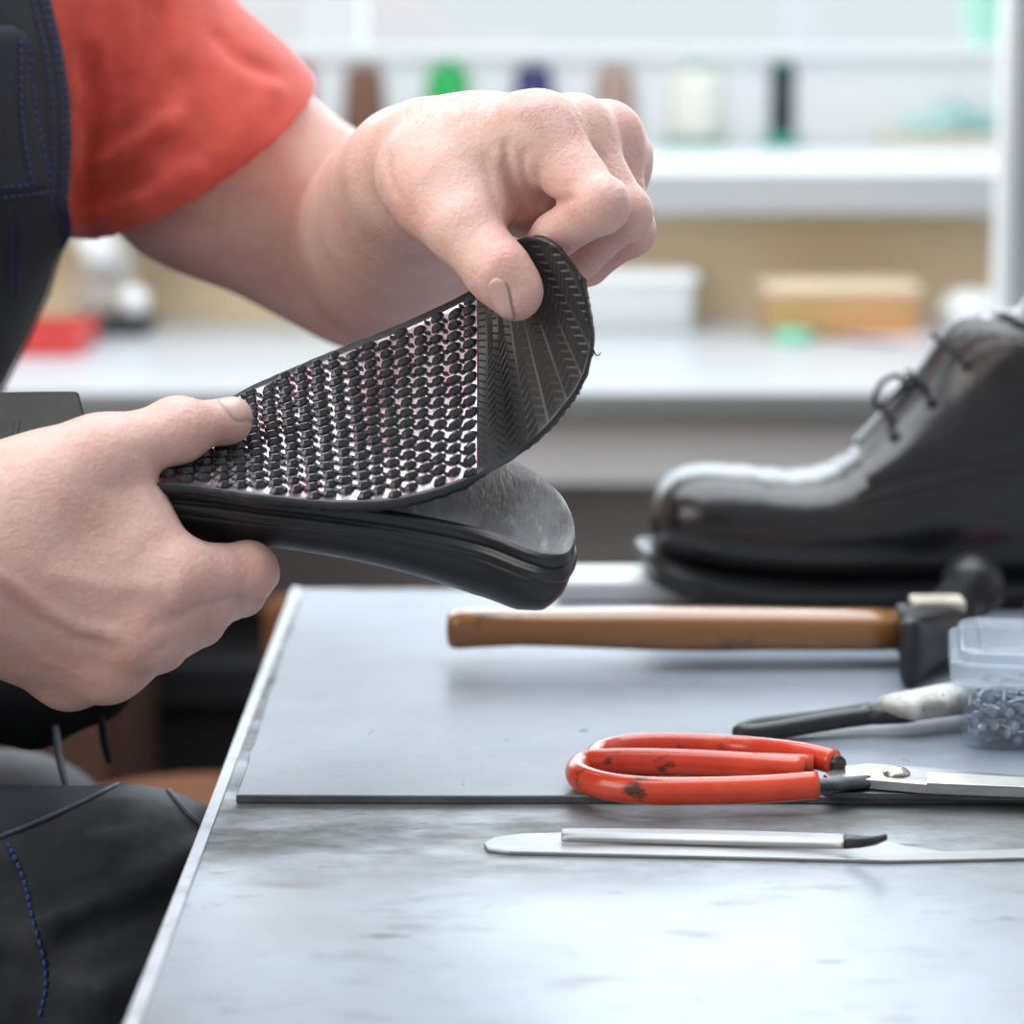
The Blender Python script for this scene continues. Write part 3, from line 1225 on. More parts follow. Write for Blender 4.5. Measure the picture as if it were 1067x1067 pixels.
def stitches(parent, paths, gap=1.6, ln=2.4, r=0.00045, name='stitching'):
    """rows of short blue stitches lying on cloth; each path is a list of (point, normal)"""
    for path in paths:
        mb = MB()
        pts = [q[0] + q[1]*0.0003 for q in path]
        L = [0.0]
        for a, b in zip(pts, pts[1:]):
            L.append(L[-1] + np.linalg.norm(b - a))
        L = np.array(L)
        A = np.array(pts)

        def at(d):
            return np.array([np.interp(d, L, A[:, c]) for c in range(3)])
        d = 0.0
        while d + ln*mm < L[-1]:
            mb.tube([at(d), at(d + ln*mm*.5), at(d + ln*mm)], [r, r*1.25, r], n=6)
            d += (ln + gap)*mm
        o = mb.build(name, blue_thread, parent)
        o['kind'] = 'stuff'


paths = []
for off in (0.030, 0.062, 0.115):
    paths.append([bib_ang(py, off, 0.0034) for py in np.linspace(-100, 470, 90)])
stitches(bib, paths)
# pocket flap on the bib
FL = [(-60, 25), (-5, 34), (8, 30), (15, 36), (20, 60), (26, 105), (33, 150), (41, 190), (41, 199), (36, 203), (10, 208), (-25, 211), (-70, 212)]


def flap_mesh(outline, lift, thick, nx=24, ny=24):
    ys = [q[1] for q in outline]
    mb = MB()
    xr = [q for q in outline]
    # right border as a function of row, bottom border as a function of column
    ry = [30, 36, 60, 105, 150, 190, 200]
    rx = [8, 15, 20, 26, 33, 41, 41]
    vs = []
    for h in (lift, lift - thick):
        for i in range(ny + 1):
            v = i/ny
            for j in range(nx + 1):
                u = j/nx
                x1 = np.interp(30 + v*172, ry, rx)
                x = -70 + u*(x1 + 70)
                y0, y1 = 26, np.interp(x, [-70, -25, 10, 36, 42], [212, 211, 207, 203, 198])
                y = y0 + (y1 - y0)*v
                p, n = bib_pt(x, y, 0)
                e = 1 if 0 < i < ny and j < nx else 0.35
                vs.append(p + n*(h*e + 0.0012*math.sin(x*.06 + y*.03)))
    W = nx + 1
    K = W*(ny + 1)
    fs = []
    for i in range(ny):
        for j in range(nx):
            a = i*W + j
            fs += [(a, a + 1, a + W + 1, a + W), (K + a, K + a + W, K + a + W + 1, K + a + 1)]
    bd = list(range(W)) + [i*W + nx for i in range(1, ny + 1)] + [ny*W + j for j in range(nx - 1, -1, -1)] + [i*W for i in range(ny - 1, 0, -1)]
    for a, b in zip(bd, bd[1:] + bd[:1]):
        fs.append((a, b, K + b, K + a))
    mb.add(vs, fs)
    return mb


fl = flap_mesh(FL, 0.0075, 0.0035).build('pocket_flap', twill, bib)


def fpath(pl, lift=0.0080):
    out = []
    for a in catmull([np.array(q, float) for q in pl], 8):
        p, n = bib_pt(a[0], a[1], 0)
        out.append((p + n*(lift + 0.0012*math.sin(a[0]*.06 + a[1]*.03)), n))
    return out


stitches(bib, [fpath([(14, 42), (19, 70), (25, 115), (32, 160), (38, 196)]), fpath([(-60, 206), (-20, 206), (10, 203), (36, 199)]),
               fpath([(6, 42), (8, 80), (12, 130), (18, 180), (19, 190), (0, 194), (-40, 196)]),
               fpath([(4, 215), (4, 300), (2, 370)], 0.003), fpath([(13, 220), (12, 300), (8, 360)], 0.003)])

# trousers: hips, thighs, shins
tx = axis((-0.62, 0.008), (-0.34, 0.0032), (-0.09, 0.008), 0.22)
ty = axis((-0.06, 0.0045), (0.30, 0.008), 0.46)
tz = axis((0.06, 0.012), (0.55, 0.0035), 0.84)
Tf = Field(tx, ty, tz)
Tf.chain([(-0.43, 0.10, 0.635), (-0.42, 0.30, 0.635)], [0.115, 0.11], k_out=0.04)
Tf.chain([(TX - 0.06, TY - 0.01, 0.66), (TX - 0.085, TY, 0.80)], [0.115, 0.110], k_out=0.04)
KN = np.array([-0.168, 0.030, 0.676])
Tf.chain([(-0.43, 0.075, 0.62), (-0.30, 0.05, 0.650), KN], [0.105, 0.094, 0.070], k_in=0.02, k_out=0.03)
Tf.chain([KN + np.array([0, 0, -.01]), (-0.17, 0.04, 0.50), (-0.20, 0.08, 0.10)], [0.068, 0.070, 0.052], k_out=0.02)
Tf.chain([(-0.40, 0.27, 0.60), (-0.268, 0.30, 0.625)], [0.10, 0.062], k_in=0.02, k_out=0.03)
Tf.chain([(-0.268, 0.30, 0.62), (-0.30, 0.34, 0.10)], [0.062, 0.052], k_out=0.02)


def tcrease(px_list, amp, w):
    pts = [Tf.on(*q, Y0=-0.2, Y1=0.6) for q in px_list]
    pts = [q for q in pts if q is not None]
    if len(pts) > 1:
        Tf.dent(pts, amp*1.5*mm, w*mm)


for q in (([(60, 955), (120, 930), (170, 912), (215, 892)], -6, 7), ([(70, 985), (130, 962), (180, 940)], 5, 9), ([(110, 1030), (150, 1012), (185, 990)], -5, 7),
          ([(0, 925), (40, 905), (90, 900)], 3, 8), ([(20, 870), (60, 862), (110, 850)], 3, 8), ([(0, 1010), (30, 1030), (45, 1060)], 4, 8)):
    tcrease(*q)
me, _ = Tf.mesh('trousers')
trousers = link_mesh('trousers', me, lap_mat, person)
trousers['label'] = 'dark grey work trousers with a blue side seam'


def t_on(pl, n=8, Y0=-0.2):
    out = []
    for a in catmull([np.array(q, float) for q in pl], n):
        p = Tf.on(a[0], a[1], Y0=Y0, Y1=0.6)
        if p is not None:
            e = 0.004
            g = np.array([Tf.sample(p + d*e) - Tf.sample(p - d*e) for d in np.eye(3)])
            out.append((p, g/(np.linalg.norm(g) + 1e-9)))
    return out


seam = t_on([(8, 880), (24, 915), (34, 955), (46, 1000), (48, 1030), (40, 1064)])
stitches(trousers, [seam], gap=1.2, ln=3.0, r=0.0008)

# seam piping over the knee panel, waist bulge of the bib, hanging cords
seam_m = mat('pale_seam_cloth', (0.085, 0.105, 0.145), rough=0.6, noise=((0.04, 0.05, 0.07), 120, .4, .7, U))  # seam cloth lighter and bluer than the trousers
for pl in ([(0, 872), (40, 856), (90, 834), (128, 815), (150, 809)], [(150, 809), (166, 814), (180, 830), (196, 848), (214, 862), (226, 868)]):
    pts = [q[0] + q[1]*.0002 for q in t_on(pl, 6)]
    if len(pts) > 3:
        MB().tube(pts, [.0013]*4, n=8, flat=.8).build('seam', seam_m, trousers)
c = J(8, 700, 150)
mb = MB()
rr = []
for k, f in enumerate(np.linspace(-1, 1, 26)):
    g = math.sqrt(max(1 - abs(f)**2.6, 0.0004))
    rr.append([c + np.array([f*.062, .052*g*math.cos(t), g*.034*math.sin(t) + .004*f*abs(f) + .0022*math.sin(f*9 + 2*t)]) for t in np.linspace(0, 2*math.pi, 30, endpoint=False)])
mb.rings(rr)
mb.build('waist_fold', twill_shaded, bib)
cord_m = mat('dark_cord', (0.018, 0.022, 0.032), rough=0.5)
for pl in ([(58, 758, 95), (62, 790, 75), (70, 818, 60), (82, 848, 45)], [(102, 735, 130), (106, 752, 130), (108, 772, 135), (113, 792, 150)]):
    MB().tube(catmull([J(*q) for q in pl], 6), .0018, n=8).build('cord', cord_m, bib)
# ------------------------------------------------------------------ workbench
metal_top = mat('worn_zinc_top', (0.32, 0.352, 0.395), rough=0.33, metal=0.25, spec=0.5,
                noise=[((0.27, 0.285, 0.30), 14, 0.40, 0.66, (1, 1, 1)), ((0.15, 0.145, 0.135), 24, 0.54, 0.72, (.7, 1.6, 1)), ((0.06, 0.058, 0.055), 55, 0.64, 0.72, (.7, 2.0, 1))],
                bump=[(90, 0.12, 0.0008, U), (600, 0.15, 0.0003, (1, .2, 1))])
rim_mat = mat('bench_edge_metal', (0.55, 0.57, 0.60), rough=0.45, metal=0.4, noise=((0.32, 0.32, 0.32), 40, 0.5, 0.75, U))
wood_dark = mat('dark_bench_wood', (0.10, 0.062, 0.04), rough=0.6, noise=((0.06, 0.036, 0.024), 30, 0.35, 0.7, (1, 1, .15)))
# grime rubbed into the strip of bench beside the board
nt = metal_top.node_tree
pb = nt.nodes['Principled BSDF']
tcn = nt.nodes.new('ShaderNodeTexCoord')
sx_n = nt.nodes.new('ShaderNodeSeparateXYZ')
nt.links.new(tcn.outputs['Object'], sx_n.inputs[0])
g1 = nt.nodes.new('ShaderNodeMapRange')
g1.interpolation_type = 'SMOOTHSTEP'
g1.inputs['From Min'].default_value = -0.150
g1.inputs['From Max'].default_value = -0.035
nt.links.new(sx_n.outputs['Y'], g1.inputs['Value'])
gm = nt.nodes.new('ShaderNodeMapping')
gm.inputs['Scale'].default_value = (14, 26, 1)
nt.links.new(tcn.outputs['Object'], gm.inputs['Vector'])
gn = nt.nodes.new('ShaderNodeTexNoise')
gn.inputs['Scale'].default_value = 1.0
gn.inputs['Detail'].default_value = 9
gn.inputs['Roughness'].default_value = 0.68
nt.links.new(gm.outputs['Vector'], gn.inputs['Vector'])
gr = nt.nodes.new('ShaderNodeMapRange')
gr.inputs['From Min'].default_value = 0.36
gr.inputs['From Max'].default_value = 0.66
nt.links.new(gn.outputs['Fac'], gr.inputs['Value'])
gf = mnode('MULTIPLY', g1.outputs['Result'], gr.outputs['Result'], nt)
gx_ = nt.nodes.new('ShaderNodeMix')
gx_.data_type = 'RGBA'
nt.links.new(pb.inputs['Base Color'].links[0].from_socket, gx_.inputs['A'])
gx_.inputs['B'].default_value = (0.13, 0.132, 0.122, 1)
nt.links.new(gf, gx_.inputs['Factor'])
nt.links.new(gx_.outputs['Result'], pb.inputs['Base Color'])
rg = mnode('ADD', mnode('MULTIPLY', gf, 0.34, nt), 0.33, nt)
nt.links.new(rg, pb.inputs['Roughness'])
XL = float(T(137, 1067)[0] + T(310, 613)[0])/2
YB = float(T(400, 612)[1])
bench = empty('workbench', (0.5, 0.0, 0.0), 'workbench with a worn grey metal top under the tools', 'table')
mb = MB().box((XL, -0.75, ZT - 0.014), (1.15, YB, ZT))
mb.build('tabletop', metal_top, bench, smooth=False, bevel=0.003)
mb = MB().box((XL - 0.0030, -0.75, ZT - 0.015), (XL + 0.0022, YB, ZT + 0.0003))
mb.build('edge_strip', rim_mat, bench, smooth=False, bevel=0.0008)
mb = MB().box((XL + 0.16, -0.66, ZT - 0.10), (1.08, YB - 0.06, ZT - 0.014))
mb.build('apron', wood_dark, bench, smooth=False, bevel=0.002)
for x, y in ((XL + 0.15, -0.68), (1.05, -0.68), (XL + 0.15, YB - 0.10), (1.05, YB - 0.10)):
    MB().box((x, y, 0), (x + 0.05, y + 0.05, ZT - 0.014)).build('leg', wood_dark, bench, smooth=False, bevel=0.003)

# grey rubber board
board_mat = mat('grey_cutting_board', (0.275, 0.310, 0.365), rough=0.40, spec=0.5,
                noise=[((0.22, 0.247, 0.295), 18, 0.4, 0.7, U), ((0.36, 0.38, 0.41), 240, 0.60, 0.75, U), ((0.06, 0.06, 0.065), 85, 0.68, 0.73, (1, .5, 1))],
                bump=[(160, 0.25, 0.0006, U), (1100, 0.2, 0.0003, U)])
board_side = mat('board_cut_edge', (0.085, 0.092, 0.105), rough=0.6, noise=((0.16, 0.17, 0.19), 90, 0.45, 0.7, U))
BT = 0.0036
r2 = random.Random(5)
a = T(246, 828, ZT + BT)
b = T(316, 617, ZT + BT)
x1 = 1.0
out = []
for k in range(40):
    f = k/39
    out.append(a + (b - a)*f + np.array([r2.uniform(-.0006, .0006) * (1 if 0 < k < 39 else 0), 0, 0]))
out += [np.array([x1, b[1], ZT + BT]), np.array([x1, float(T(1067, 834, ZT + BT)[1]), ZT + BT])]
for k in range(1, 30):
    f = k/30
    q = np.array([x1, float(T(1067, 834, ZT + BT)[1]), ZT + BT])*(1 - f) + a*f
    out.append(q + np.array([0, r2.uniform(-.0006, .0006), 0]))
mb = MB()
mb.rings([[q - np.array([0, 0, BT - .0004]) for q in out], [q - np.array([0, 0, 0.0006]) for q in out]], cap1=False, mi=1)
cc_ = np.mean(out, 0)
mb.rings([[q - np.array([0, 0, 0.0006]) for q in out], [q + (cc_ - q)/np.linalg.norm(cc_ - q)*0.0005 for q in out]], cap0=False, mi=0)
o = mb.build('cutting_board', [board_mat, board_side], None, angle=40)
tag(o, 'thin grey rubber cutting board lying on the workbench under the tools', 'board')
ZB = ZT + BT

# ------------------------------------------------------------------ red-handled scissors
red_plastic = mat('red_vinyl', (0.76, 0.080, 0.030), rough=0.24, spec=0.55, coat=0.3,
                  noise=[((0.62, 0.045, 0.022), 40, 0.4, 0.7, U), ((0.10, 0.025, 0.018), 75, 0.585, 0.66, (.7, 1, 1))], bump=[(150, 0.15, 0.0006, U)])
steel = mat('worn_steel', (0.50, 0.50, 0.50), rough=0.30, metal=0.95, noise=((0.28, 0.28, 0.29), 80, 0.45, 0.7, (.3, 1, 1)), bump=[(300, 0.15, 0.0003, (.2, 1, 1))])
dark_steel = mat('dark_steel', (0.085, 0.088, 0.095), rough=0.38, metal=0.85, noise=((0.16, 0.165, 0.175), 120, 0.45, 0.7, (.3, 1, 1)))
bright_steel = mat('ground_steel', (0.66, 0.64, 0.60), rough=0.35, metal=0.7, noise=((0.5, 0.48, 0.44), 100, 0.4, 0.7, (.3, 1, 1)))
brass = mat('rivet_metal', (0.60, 0.56, 0.48), rough=0.22, metal=0.95)
sc_o = empty('scissors', T(930, 815, ZB), 'heavy scissors with red vinyl loop handles on the board edge', 'scissors')


def zpath(pl, z, n=8, closed=False):
    pts = [np.append(np.array(q[:2], float), q[2] if len(q) > 2 else z) for q in pl]
    return [T(q[0], q[1], q[2]) for q in catmull(pts, n, closed)]


z1 = ZB + 0.0070
lp = [(852, 818, z1 + .001), (800, 822, z1), (740, 824, z1), (680, 824, z1), (632, 819, z1), (604, 809, z1), (606, 798, z1), (634, 794, z1 + .0015), (690, 794, z1 + .002), (760, 797, z1 + .002), (838, 803, z1 + .001)]
mb = MB().tube(zpath(lp, z1), 0.0052, n=20, flat=1.12)
h1 = mb.build('handle', red_plastic, sc_o)
z2 = ZB + 0.0072
lp = [(870, 794, z2 + .0025), (828, 785, z2 + .0025), (770, 779, z2), (700, 776, z2), (652, 778, z2), (624, 785, z2), (626, 794, z2), (660, 796, z2 - .001), (740, 796, z2 - .001), (848, 799, z2)]
mb = MB().tube(zpath(lp, z2), 0.0047, n=20, flat=1.12)
h2 = mb.build('handle', red_plastic, sc_o)
# shanks come out of the vinyl
MB().tube(zpath([(842, 818, z1 + .001), (870, 817, z1), (905, 815, ZB + .005)], z1), [.0042, .0044, .0046], n=14, flat=.62).build('shank', dark_steel, sc_o)
MB().tube(zpath([(855, 792, z2 + .002), (872, 795, z2 + .0024), (874, 796, z2 + .0024)], z2), [.0036, .0036, .003], n=12).build('shank', dark_steel, sc_o)


def plate(poly, z0, z1_, name, m, parent, bev=0.0005, px=True):
    lo = [T(q[0], q[1], z1_) if px else np.array([q[0], q[1], z1_]) for q in poly]
    mb = MB().rings([[np.array([q[0], q[1], z0]) for q in lo], lo])
    return mb.build(name, m, parent, smooth=False, bevel=bev)


plate([(850, 819), (868, 825), (905, 826), (960, 827), (1100, 829), (1240, 830), (1240, 826), (1100, 818), (960, 813), (880, 811)], ZB + 0.0002, ZB + 0.0030, 'blade', dark_steel, sc_o)
plate([(858, 806), (870, 815), (905, 812), (965, 817), (1067, 821), (1240, 824), (1240, 818), (1067, 808), (960, 799), (905, 795), (872, 799)], ZB + 0.0034, ZB + 0.0076, 'blade', steel, sc_o)
plate([(966, 804), (966, 815.5), (1067, 819.5), (1238, 823), (1238, 819), (1067, 809.5)], ZB + 0.0076, ZB + 0.0084, 'ground_edge', bright_steel, sc_o, bev=0.0003)
p = T(934, 806, ZB + 0.0076)
MB().lathe([(0.0056, 0), (0.0058, 0.0005), (0.0052, 0.0012), (0.0040, 0.0022), (0.0022, 0.0028), (0.0003, 0.0030)], p, 28).build('pivot_screw', brass, sc_o)

# ------------------------------------------------------------------ black looped tool with whitish taped body
black_iron = mat('black_enamel', (0.022, 0.024, 0.027), rough=0.35, spec=0.5)
paint_white = mat('flaking_white_paint', (0.66, 0.66, 0.62), rough=0.5, noise=[((0.34, 0.33, 0.29), 70, 0.44, 0.62, U), ((0.06, 0.06, 0.06), 110, 0.60, 0.66, U)], bump=[(200, 0.4, 0.0008, U)])
zt = ZB + 0.0052
tl = empty('snips', T(840, 760, ZB), 'black looped hand tool with a flaking white body beside the nail box', 'tool')
lp = [(912, 745, zt + .0035), (868, 751, zt + .002), (820, 759, zt), (786, 764, zt - .001), (772, 763, zt - .001), (790, 757, zt), (830, 752, zt + .001), (868, 747, zt + .002), (906, 741, zt + .0035)]
mb = MB().tube(zpath(lp, zt), [0.0042, 0.0042], n=14, flat=1.0)
mb.build('loop_handle', black_iron, tl)
mb = MB()
rr = []
for (px, py, z, hw_, hh) in ((896, 745, zt + .003, .0055, .0042), (915, 743, zt + .004, .0085, .0050), (940, 740, zt + .005, .0095, .0058), (952, 738, zt + .005, .0095, .006)):
    c = T(px, py, z)
    rr.append([c + np.array([-.25*0, 1, 0])*hw_*math.cos(t) + np.array([0, 0, 1])*hh*math.sin(t) for t in np.linspace(0, 2*math.pi, 18, endpoint=False)])
mb.rings(rr)
mb.build('ferrule', black_iron, tl)
mb = MB()
rr = []
for (px, py, z, hw_, hh) in ((918, 735, zt + .0075, .0075, .0028), (932, 735, zt + .007, .0115, .0042), (950, 735, zt + .007, .0125, .0058), (1000, 727, zt + .008, .0135, .0065), (1080, 718, zt + .008, .013, .006)):
    c = T(px, py, z)
    rr.append([c + np.array([0, 1, 0])*hw_*math.copysign(abs(math.cos(t))**.7, math.cos(t)) + np.array([0, 0, 1])*hh*math.copysign(abs(math.sin(t))**.7, math.sin(t)) for t in np.linspace(0, 2*math.pi, 22, endpoint=False)])
mb.rings(rr)
mb.build('body', paint_white, tl)

# ------------------------------------------------------------------ shoemaker's hammer
varnish = mat('worn_hammer_handle', (0.36, 0.150, 0.040), rough=0.26, spec=0.6, coat=0.6,
              noise=[((0.24, 0.095, 0.028), 30, 0.4, 0.7, (.12, 1, 1)), ((0.05, 0.03, 0.018), 48, 0.60, 0.68, (.5, 1, 1))], bump=[(60, 0.2, 0.0006, (.1, 1, 1))])
forged = mat('forged_black_iron', (0.045, 0.048, 0.055), rough=0.36, metal=0.7, noise=((0.085, 0.075, 0.07), 60, 0.45, 0.75, U), bump=[(200, 0.15, 0.0006, U)])
hide = mat('pale_wedge_wood', (0.62, 0.58, 0.50), rough=0.5, noise=((0.45, 0.40, 0.33), 80, 0.4, 0.7, (1, .2, 1)))
hy_ = 0.235
ham = empty('hammer', T(940, 690, ZB), 'shoemaker hammer with varnished wooden handle behind the scissors', 'hammer')
mb = MB()
rr = []
for px, py, r in ((465, 655, .3), (466, 655, 7), (470, 655, 9.6), (478, 654.5, 10.4), (500, 653.5, 10.2), (540, 653, 9.6), (590, 653.5, 9.9), (640, 654, 10.6), (690, 654.5, 11.2), (740, 655, 11.3), (800, 655, 10.8),
                  (860, 655.5, 10.6), (905, 655.5, 10.6), (936, 655.5, 10.4)):
    c = P(px, py, hy_)
    rr.append([c + r*mm*(np.array([0, 1.22, 0])*math.copysign(abs(math.cos(t))**.75, math.cos(t)) + np.array([0, 0, .94])*math.copysign(abs(math.sin(t))**.6, math.sin(t))) for t in np.linspace(0, 2*math.pi, 26, endpoint=False)])
mb.rings(rr)
mb.build('handle', varnish, ham)
# head: thin flared pane towards the camera, drum face behind
pA, pB = P(960, 684, 0.176), P(1040, 624, 0.345)
zmid = P(975, 655, hy_)
mb = MB()
rr = []
hd = np.array([pB[0] - pA[0], pB[1] - pA[1], 0])
hd /= np.linalg.norm(hd)
hs = np.array([hd[1], -hd[0], 0])
cz = zmid[2]
for f, ww, hh, dz in ((-0.058, .0030, .0155, -.0005), (-0.056, .0050, .0165, -.0005), (-0.045, .0068, .0150, 0), (-0.030, .0110, .0135, 0), (-0.014, .0170, .0135, 0.0), (0.016, .0170, .0135, .0),
                    (0.03, .0115, .0115, .002), (0.05, .0105, .0105, .004), (0.075, .0115, .0115, .005)):
    c = np.array([zmid[0], hy_, cz + dz]) + hd*f
    rr.append([c + hs*ww*math.copysign(abs(math.cos(t))**.6, math.cos(t)) + np.array([0, 0, 1])*hh*math.copysign(abs(math.sin(t))**.6, math.sin(t)) for t in np.linspace(0, 2*math.pi, 28, endpoint=False)])
mb.rings(rr)
mb.build('head', forged, ham)
c = np.array([zmid[0], hy_, cz + .005]) + hd*0.072
MB().lathe([(0.011, 0), (0.0135, 0.004), (0.0165, 0.010), (0.0172, 0.016), (0.0168, 0.018), (0.012, 0.0195), (0.0003, 0.020)], c, 32, axis=hd).build('striking_face', forged, ham)
mb = MB()
c0 = P(936, 655, hy_)
mb.rings([[c0 + np.array([dx, 1.0*ry*math.copysign(abs(math.cos(t))**.7, math.cos(t)), ry*math.copysign(abs(math.sin(t))**.7, math.sin(t))]) for t in np.linspace(0, 2*math.pi, 24, endpoint=False)]
          for dx, ry in ((-.001, .0112), (0.0, .0122), (.004, .0126), (.008, .0124))])
mb.build('collar', forged, ham)
mb = MB()
c1 = P(962, 640, hy_)
mb.box((c0[0] + .006, hy_ - .010, cz + .0100), (c0[0] + .032, hy_ + .009, cz + .0160))
mb.build('wedge', hide, ham, smooth=False, bevel=.0015)

# ------------------------------------------------------------------ white block and red cap behind
white_pl = mat('white_slab', (0.62, 0.64, 0.66), rough=0.5, bump=[(120, 0.1, 0.0005, U)])
w0 = T(580, 627, ZB)
w1_ = T(765, 627, ZB)
y0w = min(float(w0[1]), YB - 0.062)
mb = MB().box((P(580, 620, y0w)[0], y0w, ZB), (P(768, 620, y0w)[0], y0w + 0.05, ZB + 0.0125))
o = mb.build('white_slab', white_pl, None, smooth=False, bevel=.003)
tag(o, 'white rectangular slab lying at the back of the bench behind the hammer', 'block')
red_cap = mat('red_cap', (0.55, 0.03, 0.03), rough=0.4)
c = P(1066, 645, 0.33)
mb = MB().lathe([(0.008, 0), (0.0085, 0.001), (0.0085, 0.016), (0.0075, 0.018), (0.0003, 0.0185)], (c[0] + 0.004, 0.300, ZB), 24)
o = mb.build('bottle_cap', red_cap)
tag(o, 'small red cap standing beside the hammer head', 'cap')

# ------------------------------------------------------------------ steel strip in front
blade_m = mat('polished_steel_strip', (0.36, 0.365, 0.37), rough=0.42, metal=0.7, noise=((0.5, 0.5, 0.5), 60, 0.5, 0.75, (.2, 1, 1)))
strip = empty('steel_strip', T(700, 885, ZT), 'thin bright steel strip lying in front of the scissors', 'blade')
mb = MB()
zs = ZT + 0.0016
base = [(504, 878), (508, 884), (530, 887), (620, 889), (760, 892), (925, 896), (985, 895), (1067, 893), (1180, 892), (1180, 884), (1067, 884), (985, 887), (940, 880), (905, 872), (700, 868), (600, 867), (545, 868), (515, 872)]
lo = [T(x, y, zs) for x, y in base]
mb.rings([[np.array([q[0], q[1], ZT + .0002]) for q in lo], lo])
mb.build('blade', blade_m, strip, smooth=False, bevel=.0004)
mb = MB()
rows = []
for px, yn, yf, zn, zf in ((586, 876, 865, .0022, .0044), (592, 877, 864, .0024, .0050), (650, 878, 864, .0024, .0050), (760, 881, 866, .0024, .0050), (860, 884, 869, .0026, .0058), (890, 884, 871, .0040, .0075), (910, 880, 872, .0075, .0105), (924, 874, 870, .0105, .0125)):
    rows.append([T(px, yn, ZT + zn), T(px, (yn + yf)/2, ZT + (zn + zf)/2 + .0006), T(px, yf, ZT + zf)])
rows = [list(r) for r in zip(*[catmull(list(c), 6) for c in zip(*rows)])]
tip_m = mat('dark_reflection_steel', (0.03, 0.03, 0.033), rough=0.45, metal=0.6)  # reflection of the dark room painted into the curled end's colour
mt = MB().rings(rows[27:], closed=False)
tp = mt.build('curled_tip', tip_m, strip)
md = tp.modifiers.new('thick', 'SOLIDIFY')
md.thickness = 0.0012
md.offset = 0
mb.rings(rows[:28], closed=False)
o = mb.build('flange', blade_m, strip)
md = o.modifiers.new('thick', 'SOLIDIFY')
md.thickness = 0.0007
md.offset = 0

# ------------------------------------------------------------------ nail box
clear = bpy.data.materials.new('clear_plastic')
clear.use_nodes = True
nt = clear.node_tree
for n in list(nt.nodes):
    nt.nodes.remove(n)
outn = nt.nodes.new('ShaderNodeOutputMaterial')
tr = nt.nodes.new('ShaderNodeBsdfTransparent')
tr.inputs[0].default_value = (0.93, 0.955, 0.98, 1)
pr = nt.nodes.new('ShaderNodeBsdfPrincipled')
pr.inputs['Base Color'].default_value = (0.75, 0.82, 0.90, 1)
pr.inputs['Roughness'].default_value = 0.18
mx = nt.nodes.new('ShaderNodeMixShader')
mx.inputs[0].default_value = 0.08
nt.links.new(tr.outputs[0], mx.inputs[1])
nt.links.new(pr.outputs[0], mx.inputs[2])
nt.links.new(mx.outputs[0], outn.inputs[0])
lidm = clear.copy()
lidm.name = 'frosted_lid_plastic'
lidm.node_tree.nodes['Mix Shader'].inputs[0].default_value = 0.30
nailm = mat('blued_nail_steel', (0.40, 0.42, 0.46), rough=0.28, metal=0.95)

bc = T(1003, 782, ZB)
ang = R(-8)
ex = np.array([math.cos(ang), math.sin(ang), 0])
ey = np.array([-math.sin(ang), math.cos(ang), 0])
BW, BD, BH = 0.105, 0.070, 0.030
BCN = bc + ex*BW/2 + ey*BD/2


def rrect(hw_, hd_, r, z, n=6):
    out = []
    for cx, cy, a0 in ((hw_ - r, hd_ - r, 0), (-hw_ + r, hd_ - r, 90), (-hw_ + r, -hd_ + r, 180), (hw_ - r, -hd_ + r, 270)):
        for k in range(n + 1):
            t = R(a0 + 90*k/n)
            out.append(BCN + ex*(cx + r*math.cos(t)) + ey*(cy + r*math.sin(t)) + np.array([0, 0, z]))
    return out


nbx = empty('nail_box', bc, 'clear plastic box with a lid full of small nails', 'box')
hw_, hd_ = BW/2, BD/2
mb = MB().rings([rrect(hw_ - .002, hd_ - .002, .006, 0.0002), rrect(hw_, hd_, .008, .0015), rrect(hw_ + .0016, hd_ + .0016, .009, BH), rrect(hw_ + .0008, hd_ + .0008, .0085, BH), rrect(hw_ - .001, hd_ - .001, .007, .0022), rrect(hw_ - .003, hd_ - .003, .005, .0014)])
mb.build('container', clear, nbx, angle=40)
mb = MB().rings([rrect(hw_ + .0055, hd_ + .0055, .0115, BH - .0005), rrect(hw_ + .0062, hd_ + .0062, .012, BH + .0005), rrect(hw_ + .0062, hd_ + .0062, .012, BH + .0088), rrect(hw_ + .0055, hd_ + .0055, .0115, BH + .0098),
                 rrect(hw_ + .0025, hd_ + .0025, .010, BH + .0100), rrect(hw_ + .0018, hd_ + .0018, .0095, BH + .0138), rrect(hw_ + .0004, hd_ + .0004, .009, BH + .0148), rrect(hw_ - .006, hd_ - .006, .006, BH + .0148),
                 rrect(hw_ - .007, hd_ - .007, .006, BH + .0140), rrect(hw_ - .02, hd_ - .02, .004, BH + .0140)])
mb.build('lid', lidm, nbx, angle=30)
